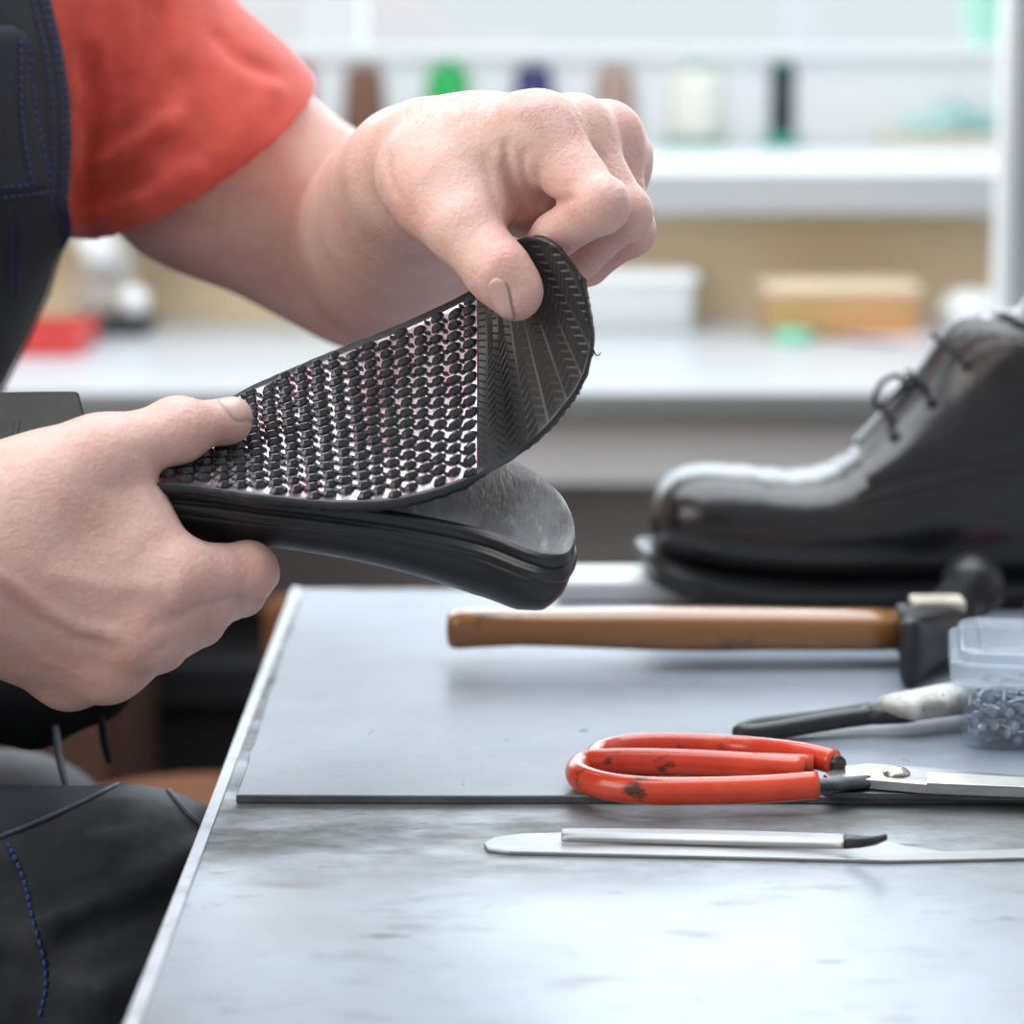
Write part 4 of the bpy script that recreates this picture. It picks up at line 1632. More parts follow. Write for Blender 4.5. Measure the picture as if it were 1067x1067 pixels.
# nails
nm = MB()
nm.lathe([(.0002, -.0085), (.0008, -.0065), (.0008, .0080), (.0019, .0083), (.0020, .0088), (.0003, .0090)], (0, 0, 0), 8)
n0 = nm.build('nail', nailm, angle=40)
rn = random.Random(11)
first = True
for k in range(270):
    o = n0 if first else n0.copy()
    if not first:
        COL.objects.link(o)
    first = False
    # nails settle lower towards the right wall; the pile is highest at the middle left
    u, v = rn.uniform(-.86, .86), rn.uniform(-.80, .80)
    if k < 120:
        v = -0.80 + 0.35*abs(rn.gauss(0, .5)) % 0.5
    if k < 190:
        u = rn.uniform(-.86, -.25)
    top = .0235*(1 - .25*v*v) - .003*math.sin(u*5)
    z = .0035 + (top - .0035)*rn.random()
    tilt = R(rn.gauss(0, 9)) if rn.random() < .88 else R(rn.uniform(-40, 40))
    yaw = rn.uniform(0, 2*math.pi)
    d = np.array([math.cos(yaw)*math.cos(tilt), math.sin(yaw)*math.cos(tilt), math.sin(tilt)])
    px_, py_ = u*hw_, v*hd_
    lx = abs(d @ ex)*.0095
    ly = abs(d @ ey)*.0095
    px_ = min(max(px_, -hw_ + .003 + lx), hw_ - .003 - lx)
    py_ = min(max(py_, -hd_ + .003 + ly), hd_ - .003 - ly)
    z = max(z, .0035 + abs(d[2])*.0095)
    o.location = v3(BCN + ex*px_ + ey*py_ + np.array([0, 0, z]))
    o.rotation_euler = Vector(d).to_track_quat('Z', 'Y').to_euler()
    tag(o, 'small steel nail lying in the heap inside the clear plastic box', 'nail', 'nails heaped in the clear plastic box')
# ------------------------------------------------------------------ black boot at the back of the bench
boot_leather = mat('black_boot_leather', (0.010, 0.010, 0.012), rough=0.25, spec=0.75, coat=0.05, noise=((0.020, 0.013, 0.012), 20, 0.45, 0.7, U),
                   bump=[(220, 0.16, 0.0008, U), (30, 0.35, 0.003, U)])
boot_sole = mat('boot_sole_rubber', (0.018, 0.019, 0.021), rough=0.32, spec=0.5)
lace_mat = mat('dark_lace', (0.014, 0.015, 0.022), rough=0.7)
BY = 0.395
boot = empty('boot', P(900, 622, BY), 'black leather lace-up boot standing at the back of the workbench', 'boot')


def BP(px, py):
    return P(px, py, BY)


zs0 = ZT


def boot_form(f, sa_):
    """how boxy a section of the boot is: flat-topped toe, rounder shaft"""
    g = smooth(.30, .50, f)
    if sa_ < 0:
        return 0.80 + .12*g, 0.9, 0.0
    return 0.72 + .20*g, 0.62 + .28*g, 0.10


# upper: sections from the toe cap round the instep and up the shaft: (bottom px, top px, half width mm)
SEC = [((682, 552), (682, 536), 5), ((684, 560), (687, 512), 20), ((694, 572), (702, 497), 31), ((716, 584), (730, 490), 38), ((760, 593), (772, 491), 43), ((812, 598), (824, 496), 46),
       ((870, 602), (862, 490), 46), ((930, 606), (893, 470), 43), ((1000, 608), (920, 444), 40), ((1080, 608), (944, 418), 38), ((1180, 607), (966, 392), 38), ((1262, 590), (984, 366), 39),
       ((1284, 520), (1000, 346), 41), ((1280, 450), (1016, 336), 43), ((1274, 400), (1040, 330), 45), ((1272, 340), (1066, 322), 46), ((1276, 250), (1090, 262), 48), ((1280, 180), (1100, 190), 50)]
bq = catmull([np.append(BP(*q[0]), q[2]*mm) for q in SEC], 5)
tq = catmull([np.append(BP(*q[1]), q[2]*mm) for q in SEC], 5)
NB = 36
mb = MB()
rings = []
for i, (b, t) in enumerate(zip(bq, tq)):
    c = (b[:3] + t[:3])/2
    ax = (t[:3] - b[:3])/2
    f = i/len(bq)
    ring = []
    for k in range(NB):
        a = 2*math.pi*k/NB
        ca_, sa_ = math.cos(a), math.sin(a)
        ex_, ey_, cr_ = boot_form(f, sa_)
        wid_ = b[3]*math.copysign(abs(ca_)**ex_, ca_)
        # the lower half is fuller than the crown
        crown = 1.0 if sa_ < 0 else 1 - cr_*sa_
        wr = 0.0
        if 0.22 < f < 0.42:
            wr = 0.0013*math.sin(f*190 + 2*ca_)*max(0, sa_ + .3)
        ring.append(c + ax*math.copysign(abs(sa_)**ey_, sa_)*(1 + wr*12) + np.array([0, wid_*crown, 0]))
    rings.append(ring)
mb.rings(rings, cap0=True, cap1=False)
o = mb.build('upper', boot_leather, boot)
md = o.modifiers.new('thick', 'SOLIDIFY')
md.thickness = 0.0022
md.offset = 1
up = o
# welt and outsole
out = []
for px, hw_ in ((664, 3), (668, 16), (676, 27), (692, 36), (720, 44), (770, 50), (830, 52), (890, 51), (950, 46), (1010, 40), (1080, 37), (1160, 37), (1230, 38), (1280, 32), (1300, 18), (1305, 4)):
    out.append((BP(px, 600)[0], hw_*mm))
cat_ = catmull([np.array(q) for q in out], 4)


def sole_loop(grow, z, spring):
    a = []
    L0 = cat_[0][0]
    for sgn_, seq in ((-1, cat_), (1, cat_[::-1])):
        for x, w_ in seq:
            f = max(0, 1 - (x - L0)/0.085)
            a.append(np.array([x - (grow if x < L0 + .03 else -grow if x > cat_[-1][0] - .03 else 0), BY + sgn_*(w_ + grow), z + spring*f*f]))
    return a


mb = MB()
mb.rings([sole_loop(-.006, zs0 + .0002, .016), sole_loop(-.0035, zs0 + .0012, .0165), sole_loop(-.0025, zs0 + .0105, .0175), sole_loop(-.0015, zs0 + .0115, .0175)])
mb.build('outsole', boot_sole, boot, angle=40)
mb = MB()
mb.rings([sole_loop(-.003, zs0 + .0112, .0175), sole_loop(.0008, zs0 + .0118, .0175), sole_loop(.0018, zs0 + .0140, .0178), sole_loop(.0008, zs0 + .0168, .018), sole_loop(-.004, zs0 + .0176, .018)])
mb.build('welt', boot_sole, boot, angle=40)
# tongue between the facings, laces and seams
def on_boot(i, a, lift=0.0):
    """point on section i (fractional) at angle a (90 deg = crown)"""
    i = min(max(i*5, 0), len(bq) - 1.001)
    k, f = int(i), i - int(i)
    b = bq[k]*(1 - f) + bq[k + 1]*f
    t = tq[k]*(1 - f) + tq[k + 1]*f
    c = (b[:3] + t[:3])/2
    ax = (t[:3] - b[:3])/2
    fr = (k + f)/len(bq)
    ca_, sa_ = math.cos(R(a)), math.sin(R(a))
    ex_, ey_, cr_ = boot_form(fr, sa_)
    crown = 1.0 if sa_ < 0 else 1 - cr_*sa_
    p = c + ax*math.copysign(abs(sa_)**ey_, sa_) + np.array([0, -b[3]*math.copysign(abs(ca_)**ex_, ca_)*crown, 0])
    n = p - c
    return p + n/np.linalg.norm(n)*(lift + .002)


# facing flap (near and far side) as raised leather panels
mb = MB()
rows = []
for i in np.linspace(6.9, 13.0, 26):
    rows.append([on_boot(i, a, l) for a, l in ((72, -.001), (70, .0018), (62, .0024), (45, .0022), (26 + 8*math.cos((i - 7)*.9), .002), (22 + 8*math.cos((i - 7)*.9), -.001))])
mb.rings(rows, closed=False)
mb.build('facing', boot_leather, boot)
mb = MB()
rows = []
for i in np.linspace(6.9, 13.0, 26):
    rows.append([on_boot(i, a, l) for a, l in ((108, -.001), (110, .0018), (118, .0024), (135, .0022), (154, .002), (158, -.001))])
mb.rings(rows, closed=False)
mb.build('facing', boot_leather, boot)
mb = MB()
rows = []
for i in np.linspace(7.0, 13.6, 24):
    rows.append([on_boot(i, a, l) for a, l in ((68, -.0005), (72, .0015), (82, .0045), (90, .0055), (98, .0045), (108, .0015), (112, -.0005))])
mb.rings(rows, closed=False)
mb.build('tongue', boot_leather, boot)
for i0 in (8.1, 9.55, 11.1):
    mb = MB()
    mb.tube(catmull([on_boot(i0, 56, .0025), on_boot(i0 + .05, 64, .004), on_boot(i0 + .1, 76, .0065), on_boot(i0 + .1, 90, .008), on_boot(i0 + .1, 104, .0065), on_boot(i0, 116, .004), on_boot(i0, 124, .0025)], 5), .0017, n=8)
    mb.build('lace', lace_mat, boot)
    for a in (57, 123):
        p = on_boot(i0, a, .0026)
        n = on_boot(i0, a, .0060) - p
        MB().lathe([(.0020, 0), (.0034, .0001), (.0036, .0008), (.0030, .0013), (.0018, .0011)], p, 14, axis=n).build('eyelet', boot_sole, boot)
mb = MB()
k0 = on_boot(9.3, 84, .0075)
kk = [k0, k0 + np.array([-.004, -.004, .004]), k0 + np.array([-.012, -.006, .001]), k0 + np.array([-.017, -.007, -.008]), k0 + np.array([-.013, -.006, -.013]), k0 + np.array([-.005, -.004, -.006]), k0 + np.array([.001, -.002, 0])]
mb.tube(catmull(kk, 6), .0015, n=8)
mb.build('lace', lace_mat, boot)
mb = MB()
kk = [k0, k0 + np.array([.004, -.008, .004]), k0 + np.array([.010, -.013, -.002]), k0 + np.array([.012, -.016, -.010])]
mb.tube(catmull(kk, 6), .0015, n=8)
mb.build('lace', lace_mat, boot)
# stitched seams along the vamp and facing
for off in (0, 2.2):
    mb = MB()
    for i in np.linspace(6.6, 13, 44):
        a = 24 + 8*math.cos((i - 7)*.9) - off
        mb.tube([on_boot(i, a, .0006), on_boot(i + .05, a, .0012), on_boot(i + .1, a, .0006)], .0006, n=5)
    o = mb.build('stitching', boot_leather, up)
    o['kind'] = 'stuff'
    mb = MB()
    for k in range(30):
        f = k/30
        i = 6.6 + f*4.2
        a = 24 - 16*f - off*.6
        mb.tube([on_boot(i, a, .0006), on_boot(i + .06, a - .2, .0012), on_boot(i + .1, a - .4, .0006)], .0006, n=5)
    o = mb.build('stitching', boot_leather, up)
    o['kind'] = 'stuff'
# padded collar
mb = MB()
mb.tube([on_boot(14.2, a, .001) for a in range(0, 360, 15)], .004, n=10, loop=True)
mb.build('collar', boot_leather, boot)

# ------------------------------------------------------------------ the room
wall_mat = mat('beige_wall', (0.74, 0.60, 0.40), rough=0.85, noise=((0.70, 0.565, 0.37), 6, 0.3, 0.7, U), bump=[(60, 0.1, 0.001, U)])
white_paint = mat('white_paint', (0.48, 0.50, 0.515), rough=0.45, bump=[(40, 0.06, 0.001, U)])
counter_mat = mat('white_laminate', (0.50, 0.53, 0.565), rough=0.28, spec=0.5)
grey_edge = mat('grey_counter_edge', (0.20, 0.225, 0.225), rough=0.5)
grey_panel = mat('grey_cabinet_panel', (0.68, 0.71, 0.73), rough=0.6, noise=((0.64, 0.67, 0.69), 5, 0.3, 0.7, U))
floor_mat = mat('dark_brown_floor', (0.055, 0.048, 0.044), rough=0.5, noise=((0.04, 0.034, 0.03), 8, 0.35, 0.7, (1, .15, 1)))
dark_panel = mat('grey_cabinet_back', (0.66, 0.68, 0.70), rough=0.8)
YW = 1.84
SILL_Z = float(T(600, 182, 0)[2]) if False else 0.914
ob = MB().box((-2.6, -1.9, -0.05), (2.6, 2.7, 0.0)).build('floor', floor_mat, None, smooth=False)
ob['kind'] = 'structure'
# back wall with its wide window opening
mb = MB()
mb.box((-2.6, YW, 0.0), (2.6, YW + .10, SILL_Z - 0.045))
mb.box((-2.6, YW, SILL_Z - 0.045), (-1.5, YW + .66, 2.7))
mb.box((1.5, YW, SILL_Z - 0.045), (2.6, YW + .66, 2.7))
mb.box((-1.5, YW, 2.3), (1.5, YW + .66, 2.7))
mb.box((-1.5, YW + .60, SILL_Z - .045), (1.5, YW + .66, SILL_Z + .03))
ob = mb.build('wall_back', wall_mat, None, smooth=False)
ob['kind'] = 'structure'
ob = MB().box((-1.5, YW - 0.07, SILL_Z - 0.045), (1.5, YW + .60, SILL_Z)).build('trim_1', white_paint, None, smooth=False, bevel=.004)
ob['kind'] = 'structure'
ob = MB().box((-2.65, -1.9, 0), (-2.6, 2.5, 2.7)).build('wall_left', wall_mat, None, smooth=False)
ob['kind'] = 'structure'
# window: frame with a broad painted bottom rail, mullions and glass
win = empty('window_1', (0, YW + .56, SILL_Z))
win['kind'] = 'structure'
glass = bpy.data.materials.new('window_glass')
glass.use_nodes = True
nt = glass.node_tree
for n in list(nt.nodes):
    nt.nodes.remove(n)
outn = nt.nodes.new('ShaderNodeOutputMaterial')
tr = nt.nodes.new('ShaderNodeBsdfTransparent')
gl = nt.nodes.new('ShaderNodeBsdfGlossy')
gl.inputs['Roughness'].default_value = 0.02
mx = nt.nodes.new('ShaderNodeMixShader')
mx.inputs[0].default_value = 0.06
nt.links.new(tr.outputs[0], mx.inputs[1])
nt.links.new(gl.outputs[0], mx.inputs[2])
nt.links.new(mx.outputs[0], outn.inputs[0])
Yf = YW + .52
frame_mat = mat('window_frame_paint', (0.72, 0.75, 0.77), rough=0.5)
zr = P(700, 52, Yf)[2]
mb = MB()
mb.box((-1.5, Yf, SILL_Z), (1.5, Yf + .05, zr))
mb.box((-1.5, Yf - .012, zr - .012), (1.5, Yf + .0, zr + .004))
mb.box((-1.5, Yf, 2.24), (1.5, Yf + .05, 2.30))
for x in (-1.5, P(345, 50, Yf)[0] - .03, 1.44):
    mb.box((x, Yf - .005, zr), (x + .07, Yf + .05, 2.24))
ob = mb.build('window_frame', frame_mat, win, smooth=False, bevel=.003)
ob['kind'] = 'structure'
ob = MB().box((-1.48, Yf + .02, zr), (1.48, Yf + .026, 2.25)).build('glass', glass, win, smooth=False)
ob['kind'] = 'structure'

# counter below the window
ctr_o = empty('counter', (0, 1.5, 0), 'long white counter on grey cabinets under the window', 'counter')
YC = float(T(600, 409)[1])
mb = MB().box((-1.8, YC, ZT - .004), (1.8, YW - .001, ZT))
mb.build('worktop', counter_mat, ctr_o, smooth=False)
mb = MB().box((-1.8, YC, ZT - .022), (1.8, YW - .001, ZT - .004))
mb.build('worktop_edge', grey_edge, ctr_o, smooth=False)
zap = P(600, 504, YC + .02)[2]
mb = MB().box((-1.8, YC + .02, zap), (1.8, YC + .04, ZT - .022))
mb.build('apron', grey_panel, ctr_o, smooth=False)
mb = MB().box((-1.8, YC + .28, 0.0), (1.8, YC + .30, ZT - .022))
mb.build('back_panel', dark_panel, ctr_o, smooth=False)
for x in (-1.78, 0.9):
    MB().box((x, YC + .03, 0), (x + .03, YW - .10, ZT - .022)).build('side_panel', dark_panel, ctr_o, smooth=False)

# post of a metal shelf standing on the counter
post_mat = mat('grey_post', (0.30, 0.34, 0.36), rough=0.5)
post_white = mat('white_post_face', (0.76, 0.78, 0.80), rough=0.5)
Yp = YC + .12
xp = float(P(1044, 150, Yp)[0])
pst = empty('shelf_post', (xp, Yp, ZT), 'tall pale upright post standing on the counter at the right', 'post')
MB().box((xp + .010, Yp - .002, ZT), (xp + .05, Yp + .03, 1.6)).build('web', post_mat, pst, smooth=False, bevel=.002)
MB().box((xp, Yp - .006, ZT), (xp + .012, Yp + .034, 1.6)).build('flange', post_white, pst, smooth=False, bevel=.002)


# cones of thread on the sill
def spool(px, pyt, pyb, wpx, col, label, Y, base=None, kind='cone', cname='thread'):
    c = P(px, pyb, Y)
    sc1 = (Y + 1.1)*1.0/FPX
    h = (pyb - pyt)*sc1
    r = wpx/2*sc1
    s = empty('thread_spool', (c[0], Y, SILL_Z), label, 'spool', 'thread spools on the window sill')
    tm_ = mat(cname + '_thread', col, rough=0.75, bump=[(30, .4, .002, (.2, .2, 20))])
    bm_ = mat(cname + '_spool_core', base or (0.55, 0.55, 0.52), rough=0.4)
    z0 = SILL_Z
    if kind == 'cone':
        MB().lathe([(r*1.02, 0), (r*1.04, .003), (r*1.0, .006), (r*.55, .007)], (c[0], Y, z0), 28).build('base', bm_, s)
        MB().lathe([(r*.6, .006), (r*.97, .010), (r*1.0, .02), (r*.95, h*.5), (r*.82, h*.88), (r*.70, h*.95), (r*.35, h*.97)], (c[0], Y, z0), 28).build('wound_thread', tm_, s)
        MB().lathe([(r*.30, h*.9), (r*.28, h*1.04), (r*.20, h*1.04)], (c[0], Y, z0), 20).build('core', bm_, s)
    else:
        MB().lathe([(r*1.7, 0), (r*1.75, .004), (r*1.5, .010), (r*.8, .016)], (c[0], Y, z0), 28).build('base', bm_, s)
        MB().lathe([(r*.8, .012), (r*1.0, .016), (r*1.0, h*.93), (r*.8, h*.96)], (c[0], Y, z0), 28).build('wound_thread', tm_, s)
        MB().lathe([(r*.7, h*.93), (r*.95, h*.97), (r*.9, h*1.0), (r*.3, h*1.01)], (c[0], Y, z0), 24).build('cap', bm_, s)
    return s


Ys = float(T(800, 152, SILL_Z)[1])
spool(380, 66, 150, 46, (0.17, 0.085, 0.060), 'spool of brown thread, first of the row from the sleeve', Ys, cname='brown')
spool(467, 66, 150, 50, (0.02, 0.38, 0.10), 'spool of bright green thread on the window sill behind the fist', Ys, (0.05, 0.4, 0.2), cname='green')
spool(556, 66, 150, 46, (0.035, 0.035, 0.14), 'spool of navy blue thread on the sill behind the fist', Ys, cname='navy')
spool(640, 68, 150, 46, (0.36, 0.25, 0.22), 'spool of taupe thread on the sill just right of the fist', Ys, cname='taupe')
spool(682, 84, 151, 34, (0.36, 0.36, 0.36), 'small spool of grey thread with a green foot beside the cream one', Ys + .04, (0.02, 0.25, 0.16), cname='grey')
spool(724, 70, 151, 60, (0.72, 0.73, 0.68), 'wide spool of cream thread on the window sill', Ys, (0.08, 0.42, 0.33), cname='cream')
spool(814, 66, 152, 25, (0.022, 0.028, 0.035), 'slim spool of black thread on a green foot', Ys, (0.0, 0.30, 0.22), kind='slim', cname='black')
spool(308, 62, 150, 44, (0.42, 0.05, 0.05), 'spool of dark red thread half hidden by the sleeve', Ys, cname='red')

# right end of the sill: folded teal cloth on a pale tray, pale green bag above
teal = mat('teal_cloth', (0.20, 0.42, 0.42), rough=0.8, noise=((0.48, 0.66, 0.62), 10, .4, .6, U))
beige = mat('pale_beige_tray', (0.70, 0.66, 0.56), rough=0.6)
mint = mat('mint_green_plastic', (0.35, 0.66, 0.54), rough=0.4)
c = P(985, 150, Ys)
tray = empty('tray', (c[0], Ys, SILL_Z), 'shallow beige tray on the window sill at the right', 'tray')
MB().box((c[0] - .085, Ys - .05, SILL_Z), (c[0] + .10, Ys + .06, SILL_Z + .006)).build('base', beige, tray, smooth=False, bevel=.002)
MB().rings([[np.array([c[0] + .0075 + sx_*(.0925 - i_), Ys + .005 + sy_*(.055 - i_), SILL_Z + z_]) for sx_, sy_ in ((1, 1), (-1, 1), (-1, -1), (1, -1))] for i_, z_ in ((0, .004), (-.003, .018), (.001, .018), (.004, .005))]).build('rim', beige, tray, smooth=False)
mb = MB()
rr = []
for x in np.linspace(-.06, .085, 22):
    f = (x + .06)/.145
    h = .018 + .030*math.sin(math.pi*min(1, f*1.1))*(.7 + .4*f) + .006*math.sin(f*17)
    rr.append([np.array([c[0] + x, Ys + .045*math.cos(t)*(0.5 + .5*math.sin(math.pi*(f*.9 + .05))), SILL_Z + .0065 + h*(.5 + .5*math.sin(t))]) for t in np.linspace(0, 2*math.pi, 20, endpoint=False)])
mb.rings(rr)
o = mb.build('cloth', teal)
tag(o, 'crumpled teal cloth lying in the beige tray on the sill', 'cloth')
mb = MB()
c2 = P(1022, 60, Ys + .03)
rr = []
for k, z in enumerate(np.linspace(0, 0.20, 16)):
    f = k/15
    w_ = .038 - .010*f + .006*math.sin(f*9)
    rr.append([np.array([c2[0] + .02 + w_*math.cos(t)*(1 + .1*math.sin(3*t + f*4)), Ys + .08 + .022*math.sin(t)*(1 - .4*f), SILL_Z + z]) for t in np.linspace(0, 2*math.pi, 22, endpoint=False)])
mb.rings(rr)
o = mb.build('bag', mint)
tag(o, 'upright mint green bag at the right end of the sill behind the teal cloth', 'bag')

# on the counter
offw = mat('white_plastic_tub', (0.82, 0.84, 0.85), rough=0.4)
Yt = float(T(650, 338)[1]) - .02


def tub(px0, px1, pyt, pyb, Y, m, name, label, cat, r=.012, d=.10, lid=None):
    a, b = P(px0, pyb, Y), P(px1, pyb, Y)
    h = (pyb - pyt)*(Y + 1.1)/FPX
    cx, w_ = (a[0] + b[0])/2, (b[0] - a[0])/2
    t_ = empty(name, (cx, Y, ZT), label, cat)

    def rr_(g, z):
        out = []
        for ix, iy, a0 in ((w_ - r, d/2 - r, 0), (-w_ + r, d/2 - r, 90), (-w_ + r, -d/2 + r, 180), (w_ - r, -d/2 + r, 270)):
            for k in range(6):
                t = R(a0 + 18*k)
                out.append(np.array([cx + ix + (r + g)*math.cos(t), Y + iy + (r + g)*math.sin(t), ZT + z]))
        return out
    MB().rings([rr_(-.004, 0), rr_(-.001, .003), rr_(0, h*.80)]).build('body', m, t_, angle=50)
    MB().rings([rr_(.003, h*.78), rr_(.004, h*.80), rr_(.004, h*.93), rr_(0, h), rr_(-.01, h)]).build('lid', lid or m, t_, angle=50)
    return t_


tub(598, 722, 278, 338, Yt, offw, 'tub', 'white plastic tub on the counter just right of the fist', 'tub')
pine = mat('pine_block', (0.70, 0.42, 0.18), rough=0.6, noise=((0.60, 0.34, 0.13), 20, .4, .7, (.2, 1, 2)))
pine_top = mat('pale_pine', (0.74, 0.60, 0.42), rough=0.6)
Yo = float(T(870, 344)[1]) - .03
tub(797, 950, 288, 344, Yo, pine, 'wooden_box', 'low orange wooden box with a paler top on the counter', 'box', r=.004, d=.09, lid=pine_top)
green_pl = mat('green_plastic', (0.20, 0.62, 0.42), rough=0.4)
p = T(826, 356)
o = MB().lathe([(.020, 0), (.021, .003), (.021, .010), (.018, .012), (.0003, .0125)], p, 24).build('jar_lid', green_pl)
tag(o, 'small green lid lying on the counter before the wooden box', 'lid')
pinkp = mat('pinkish_paper', (0.78, 0.62, 0.64), rough=0.8)
p = T(930, 354)
mb = MB()
mb.rings([[p + np.array([x, y, .0004 + .004*abs(math.sin(x*30 + y*20)) + dz]) for x, y in [(.05*math.cos(t), .035*math.sin(t)) for t in np.linspace(0, 2*math.pi, 20, endpoint=False)]] for dz in (0, .001)])
o = mb.build('paper_scrap', pinkp)
tag(o, 'pale pink scrap of paper on the counter right of the wooden box', 'paper')
Yr = float(T(1010, 342)[1]) - .03
p = P(1012, 342, Yr)
mb = MB().lathe([(.026, 0), (.034, .004), (.036, .02), (.030, .034), (.018, .042), (.0003, .044)], (p[0], Yr, ZT), 28)
o = mb.build('bowl', offw)
tag(o, 'white upturned bowl on the counter beside the pale post', 'bowl')
# left: white and dark small machine, red tray
dk = mat('dark_base_plastic', (0.03, 0.034, 0.04), rough=0.4)
greyp = mat('grey_machine_body', (0.50, 0.48, 0.44), rough=0.4)
Ym = float(T(120, 343)[1]) - .02
p = P(122, 343, Ym)
mc = empty('small_machine', (p[0], Ym, ZT), 'small grey and white bench machine with a dark base on the counter', 'machine')
tubw = .040
MB().box((p[0] - .036, Ym - .05, ZT), (p[0] + .036, Ym + .05, ZT + .016)).build('base', dk, mc, smooth=False, bevel=.005)
MB().lathe([(.030, .016), (.034, .03), (.030, .05), (.026, .09), (.02, .10), (.0003, .102)], (p[0] - .010, Ym + .01, ZT), 24).build('body', greyp, mc)
q = P(106, 262, Ym)
mb = MB()
mb.tube([q + np.array([-.014, -.02, .022]), q + np.array([-.002, -.02, 0]), q + np.array([.012, -.02, -.018])], [.013, .019, .012], n=20)
mb.build('hopper', offw, mc)
q = P(144, 312, Ym)
MB().lathe([(.0003, -.017), (.010, -.014), (.017, 0), (.010, .014), (.0003, .017)], q + np.array([0, -.03, 0]), 24, axis=(0, 1, 0)).build('knob', offw, mc)
redp = mat('red_plastic', (0.70, 0.06, 0.05), rough=0.45)
Yd = float(T(40, 362)[1])
p = P(48, 362, Yd)
rt_ = empty('red_tray', (p[0], Yd, ZT), 'red tray lying on the counter behind the seated man', 'tray')
MB().box((p[0] - .06, Yd - .07, ZT), (p[0] + .042, Yd + .06, ZT + .005)).build('base', redp, rt_, smooth=False, bevel=.002)
MB().rings([[np.array([p[0] - .009 + sx_*(.051 - i_), Yd - .005 + sy_*(.065 - i_), ZT + z_]) for sx_, sy_ in ((1, 1), (-1, 1), (-1, -1), (1, -1))] for i_, z_ in ((0, .004), (-.003, .024), (.001, .024), (.004, .005))]).build('rim', redp, rt_, smooth=False)

# chair and stool in the shade behind the man
leath = mat('tan_leather_seat', (0.15, 0.062, 0.030), rough=0.85, spec=0.1)
brown_w = mat('brown_wood', (0.10, 0.048, 0.034), rough=0.5, noise=((0.07, 0.033, 0.024), 20, .4, .7, (1, 1, .2)))
Yst = 0.55
p = P(190, 812, Yst)
stl = empty('stool', (p[0], Yst + .12, 0), 'low stool with a tan round seat in the shade behind the man', 'stool')
zt_ = float(P(190, 803, Yst + .24)[2])
MB().lathe([(.10, -.045), (.115, -.035), (.119, -.015), (.108, 0.002), (.07, .006), (.0003, .008)], (p[0], Yst + .12, zt_), 40).build('seat', leath, stl)
for sx_, sy_ in ((1, 1), (-1, 1), (-1, -1), (1, -1)):
    MB().tube([(p[0] + sx_*.06, Yst + .12 + sy_*.06, zt_ - .04), (p[0] + sx_*.08, Yst + .12 + sy_*.08, 0)], [.016, .013], n=12).build('leg', brown_w, stl)
Yc2 = 0.85
p = P(300, 622, Yc2)
chr_ = empty('chair', (p[0] + .2, Yc2 + .2, 0), 'brown wooden chair standing behind the far corner of the workbench', 'chair')
for x, y, zt2 in ((p[0], Yc2, float(p[2])), (p[0] + .38, Yc2, float(p[2])), (p[0], Yc2 + .38, .44), (p[0] + .38, Yc2 + .38, .44)):
    MB().tube([(x, y, 0), (x, y, zt2 - .015), (x, y, zt2 - .004), (x, y, zt2)], [.016, .018, .017, .008], n=14).build('leg', leath, chr_)
MB().box((p[0] - .02, Yc2 - .02, .44), (p[0] + .40, Yc2 + .40, .47)).build('seat', leath, chr_, smooth=False, bevel=.006)
for z in (.55, .63):
    MB().box((p[0], Yc2 - .008, z - .02), (p[0] + .38, Yc2 + .008, z + .02)).build('back_rail', leath, chr_, smooth=False, bevel=.004)
Yd2 = 1.03
p = P(108, 690, Yd2)
cb = empty('cabinet', (p[0], Yd2 + .15, 0), 'dark brown wooden cabinet in the shade behind the trousers', 'cabinet')
MB().box((p[0] - .30, Yd2, 0), (p[0] + .012, Yd2 + .22, .70)).build('body', brown_w, cb, smooth=False, bevel=.004)
MB().box((p[0] - .29, Yd2 - .014, .04), (p[0] + .004, Yd2, .68)).build('door', brown_w, cb, smooth=False, bevel=.004)

crate_m = mat('filler_crate_black', (0.02, 0.021, 0.024), rough=0.6)  # black crate added to fill the dark area under the counter
a_, b_ = P(150, 690, 1.30), P(330, 690, 1.30)
cr_ = empty('filler_crate', ((a_[0] + b_[0])/2, 1.40, 0), 'added black crate filling the dark area under the counter', 'crate')
MB().rings([[np.array([(a_[0] + b_[0])/2 + sx_*((b_[0] - a_[0])/2 - i_), 1.40 + sy_*(.11 - i_), z_]) for sx_, sy_ in ((1, 1), (-1, 1), (-1, -1), (1, -1))] for i_, z_ in ((.02, 0), (.004, float(a_[2]) - .03), (.012, float(a_[2]) - .03), (.024, .01))]).build('body', crate_m, cr_, smooth=False)
MB().rings([[np.array([(a_[0] + b_[0])/2 + sx_*((b_[0] - a_[0])/2 - i_), 1.40 + sy_*(.11 - i_), float(a_[2]) + z_]) for sx_, sy_ in ((1, 1), (-1, 1), (-1, -1), (1, -1))] for i_, z_ in ((-.004, -.035), (-.008, -.034), (-.008, 0), (0, .004), (.03, .004))]).build('lid', crate_m, cr_, smooth=False)
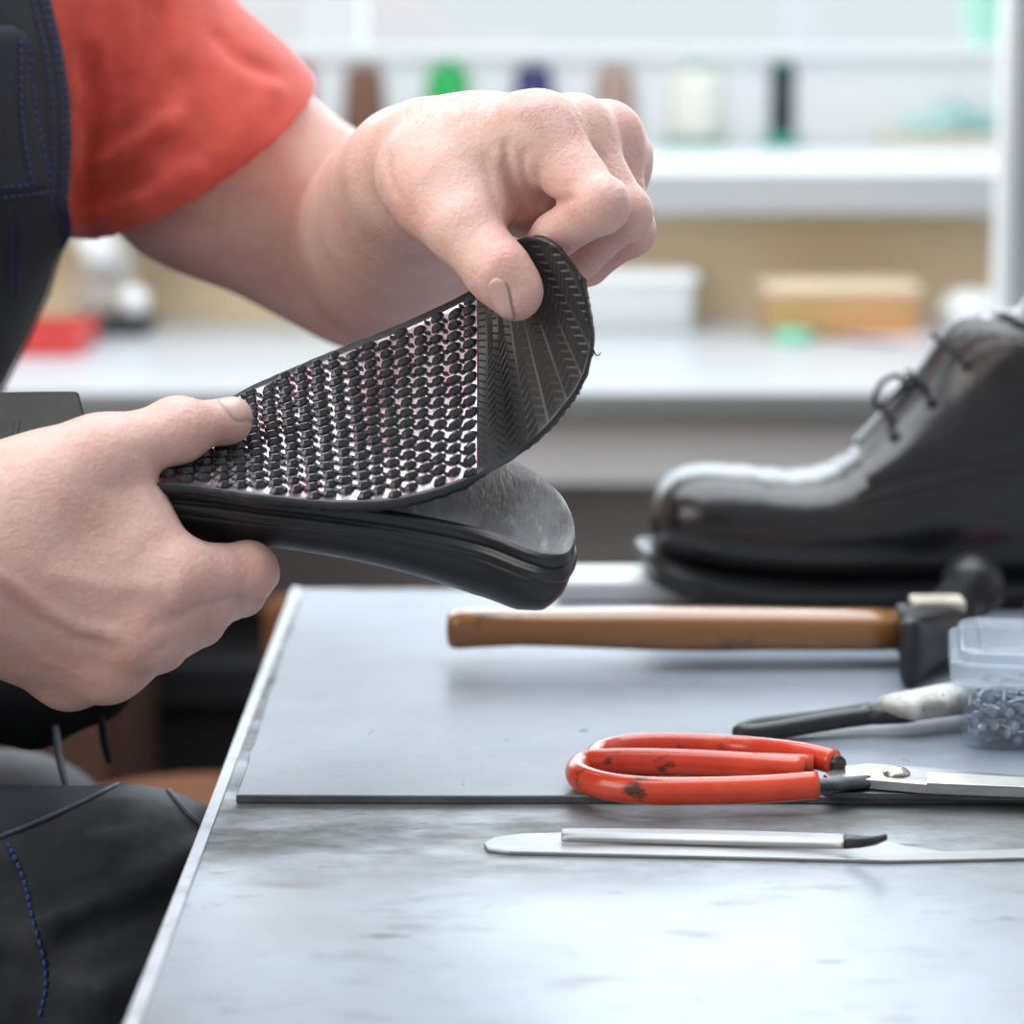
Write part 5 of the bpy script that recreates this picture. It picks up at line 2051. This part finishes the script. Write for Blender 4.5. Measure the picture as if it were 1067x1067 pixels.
# ------------------------------------------------------------------ camera, light
cam = bpy.data.cameras.new('camera')
co = bpy.data.objects.new('camera', cam)
COL.objects.link(co)
co.location = v3(CAM)
co.rotation_euler = (R(90) - PIT, 0, 0)
cam.sensor_width = 36
cam.sensor_fit = 'HORIZONTAL'
cam.lens = FPX / 1067 * 36
cam.clip_start = 0.05
cam.dof.use_dof = True
cam.dof.focus_distance = 1.115
cam.dof.aperture_fstop = 6.0
scene.camera = co

w = bpy.data.worlds.new('sky')
scene.world = w
w.use_nodes = True
nt = w.node_tree
bg = nt.nodes['Background']
tc = nt.nodes.new('ShaderNodeTexCoord')
sp = nt.nodes.new('ShaderNodeSeparateXYZ')
nt.links.new(tc.outputs['Generated'], sp.inputs[0])
mr = nt.nodes.new('ShaderNodeMapRange')
mr.inputs['From Min'].default_value = -0.6
mr.inputs['From Max'].default_value = 0.7
nt.links.new(sp.outputs['Y'], mr.inputs['Value'])
cr = nt.nodes.new('ShaderNodeValToRGB')
cr.color_ramp.elements[0].color = (0.36, 0.365, 0.375, 1)
cr.color_ramp.elements[1].color = (0.79, 0.885, 0.925, 1)
nt.links.new(mr.outputs['Result'], cr.inputs['Fac'])
nt.links.new(cr.outputs['Color'], bg.inputs['Color'])
bg.inputs['Strength'].default_value = 1.0


def area(name, loc, target, sx, sy, power, col=(1, 1, 1)):
    l = bpy.data.lights.new(name, 'AREA')
    l.shape = 'RECTANGLE'
    l.size = sx
    l.size_y = sy
    l.energy = power
    l.color = col
    o = bpy.data.objects.new(name, l)
    COL.objects.link(o)
    o.location = loc
    o.rotation_euler = (Vector(target) - Vector(loc)).to_track_quat('-Z', 'Y').to_euler()
    return o


area('window_daylight', (0.1, 2.33, 1.62), (0.0, 0.0, 1.05), 2.8, 1.25, 38, (0.80, 0.90, 1.0))
area('ceiling_lamp_light', (-0.25, 0.45, 2.55), (-0.1, 0.2, 0.8), 2.6, 1.8, 62, (0.89, 0.95, 1.0))
area('front_fill_light', (-2.2, -1.2, 2.0), (0, 0, 0.9), 2.2, 1.8, 44, (1.0, 0.97, 0.94))  # added fill lamp at the left front, out of view, no window there

scene.view_settings.view_transform = 'Standard'
scene.view_settings.look = 'None'
scene.view_settings.gamma = 1
scene.view_settings.use_curve_mapping = False
scene.view_settings.exposure = 0.0
scene.cycles.use_denoising = True
scene.cycles.max_bounces = 8
scene.cycles.transparent_max_bounces = 16
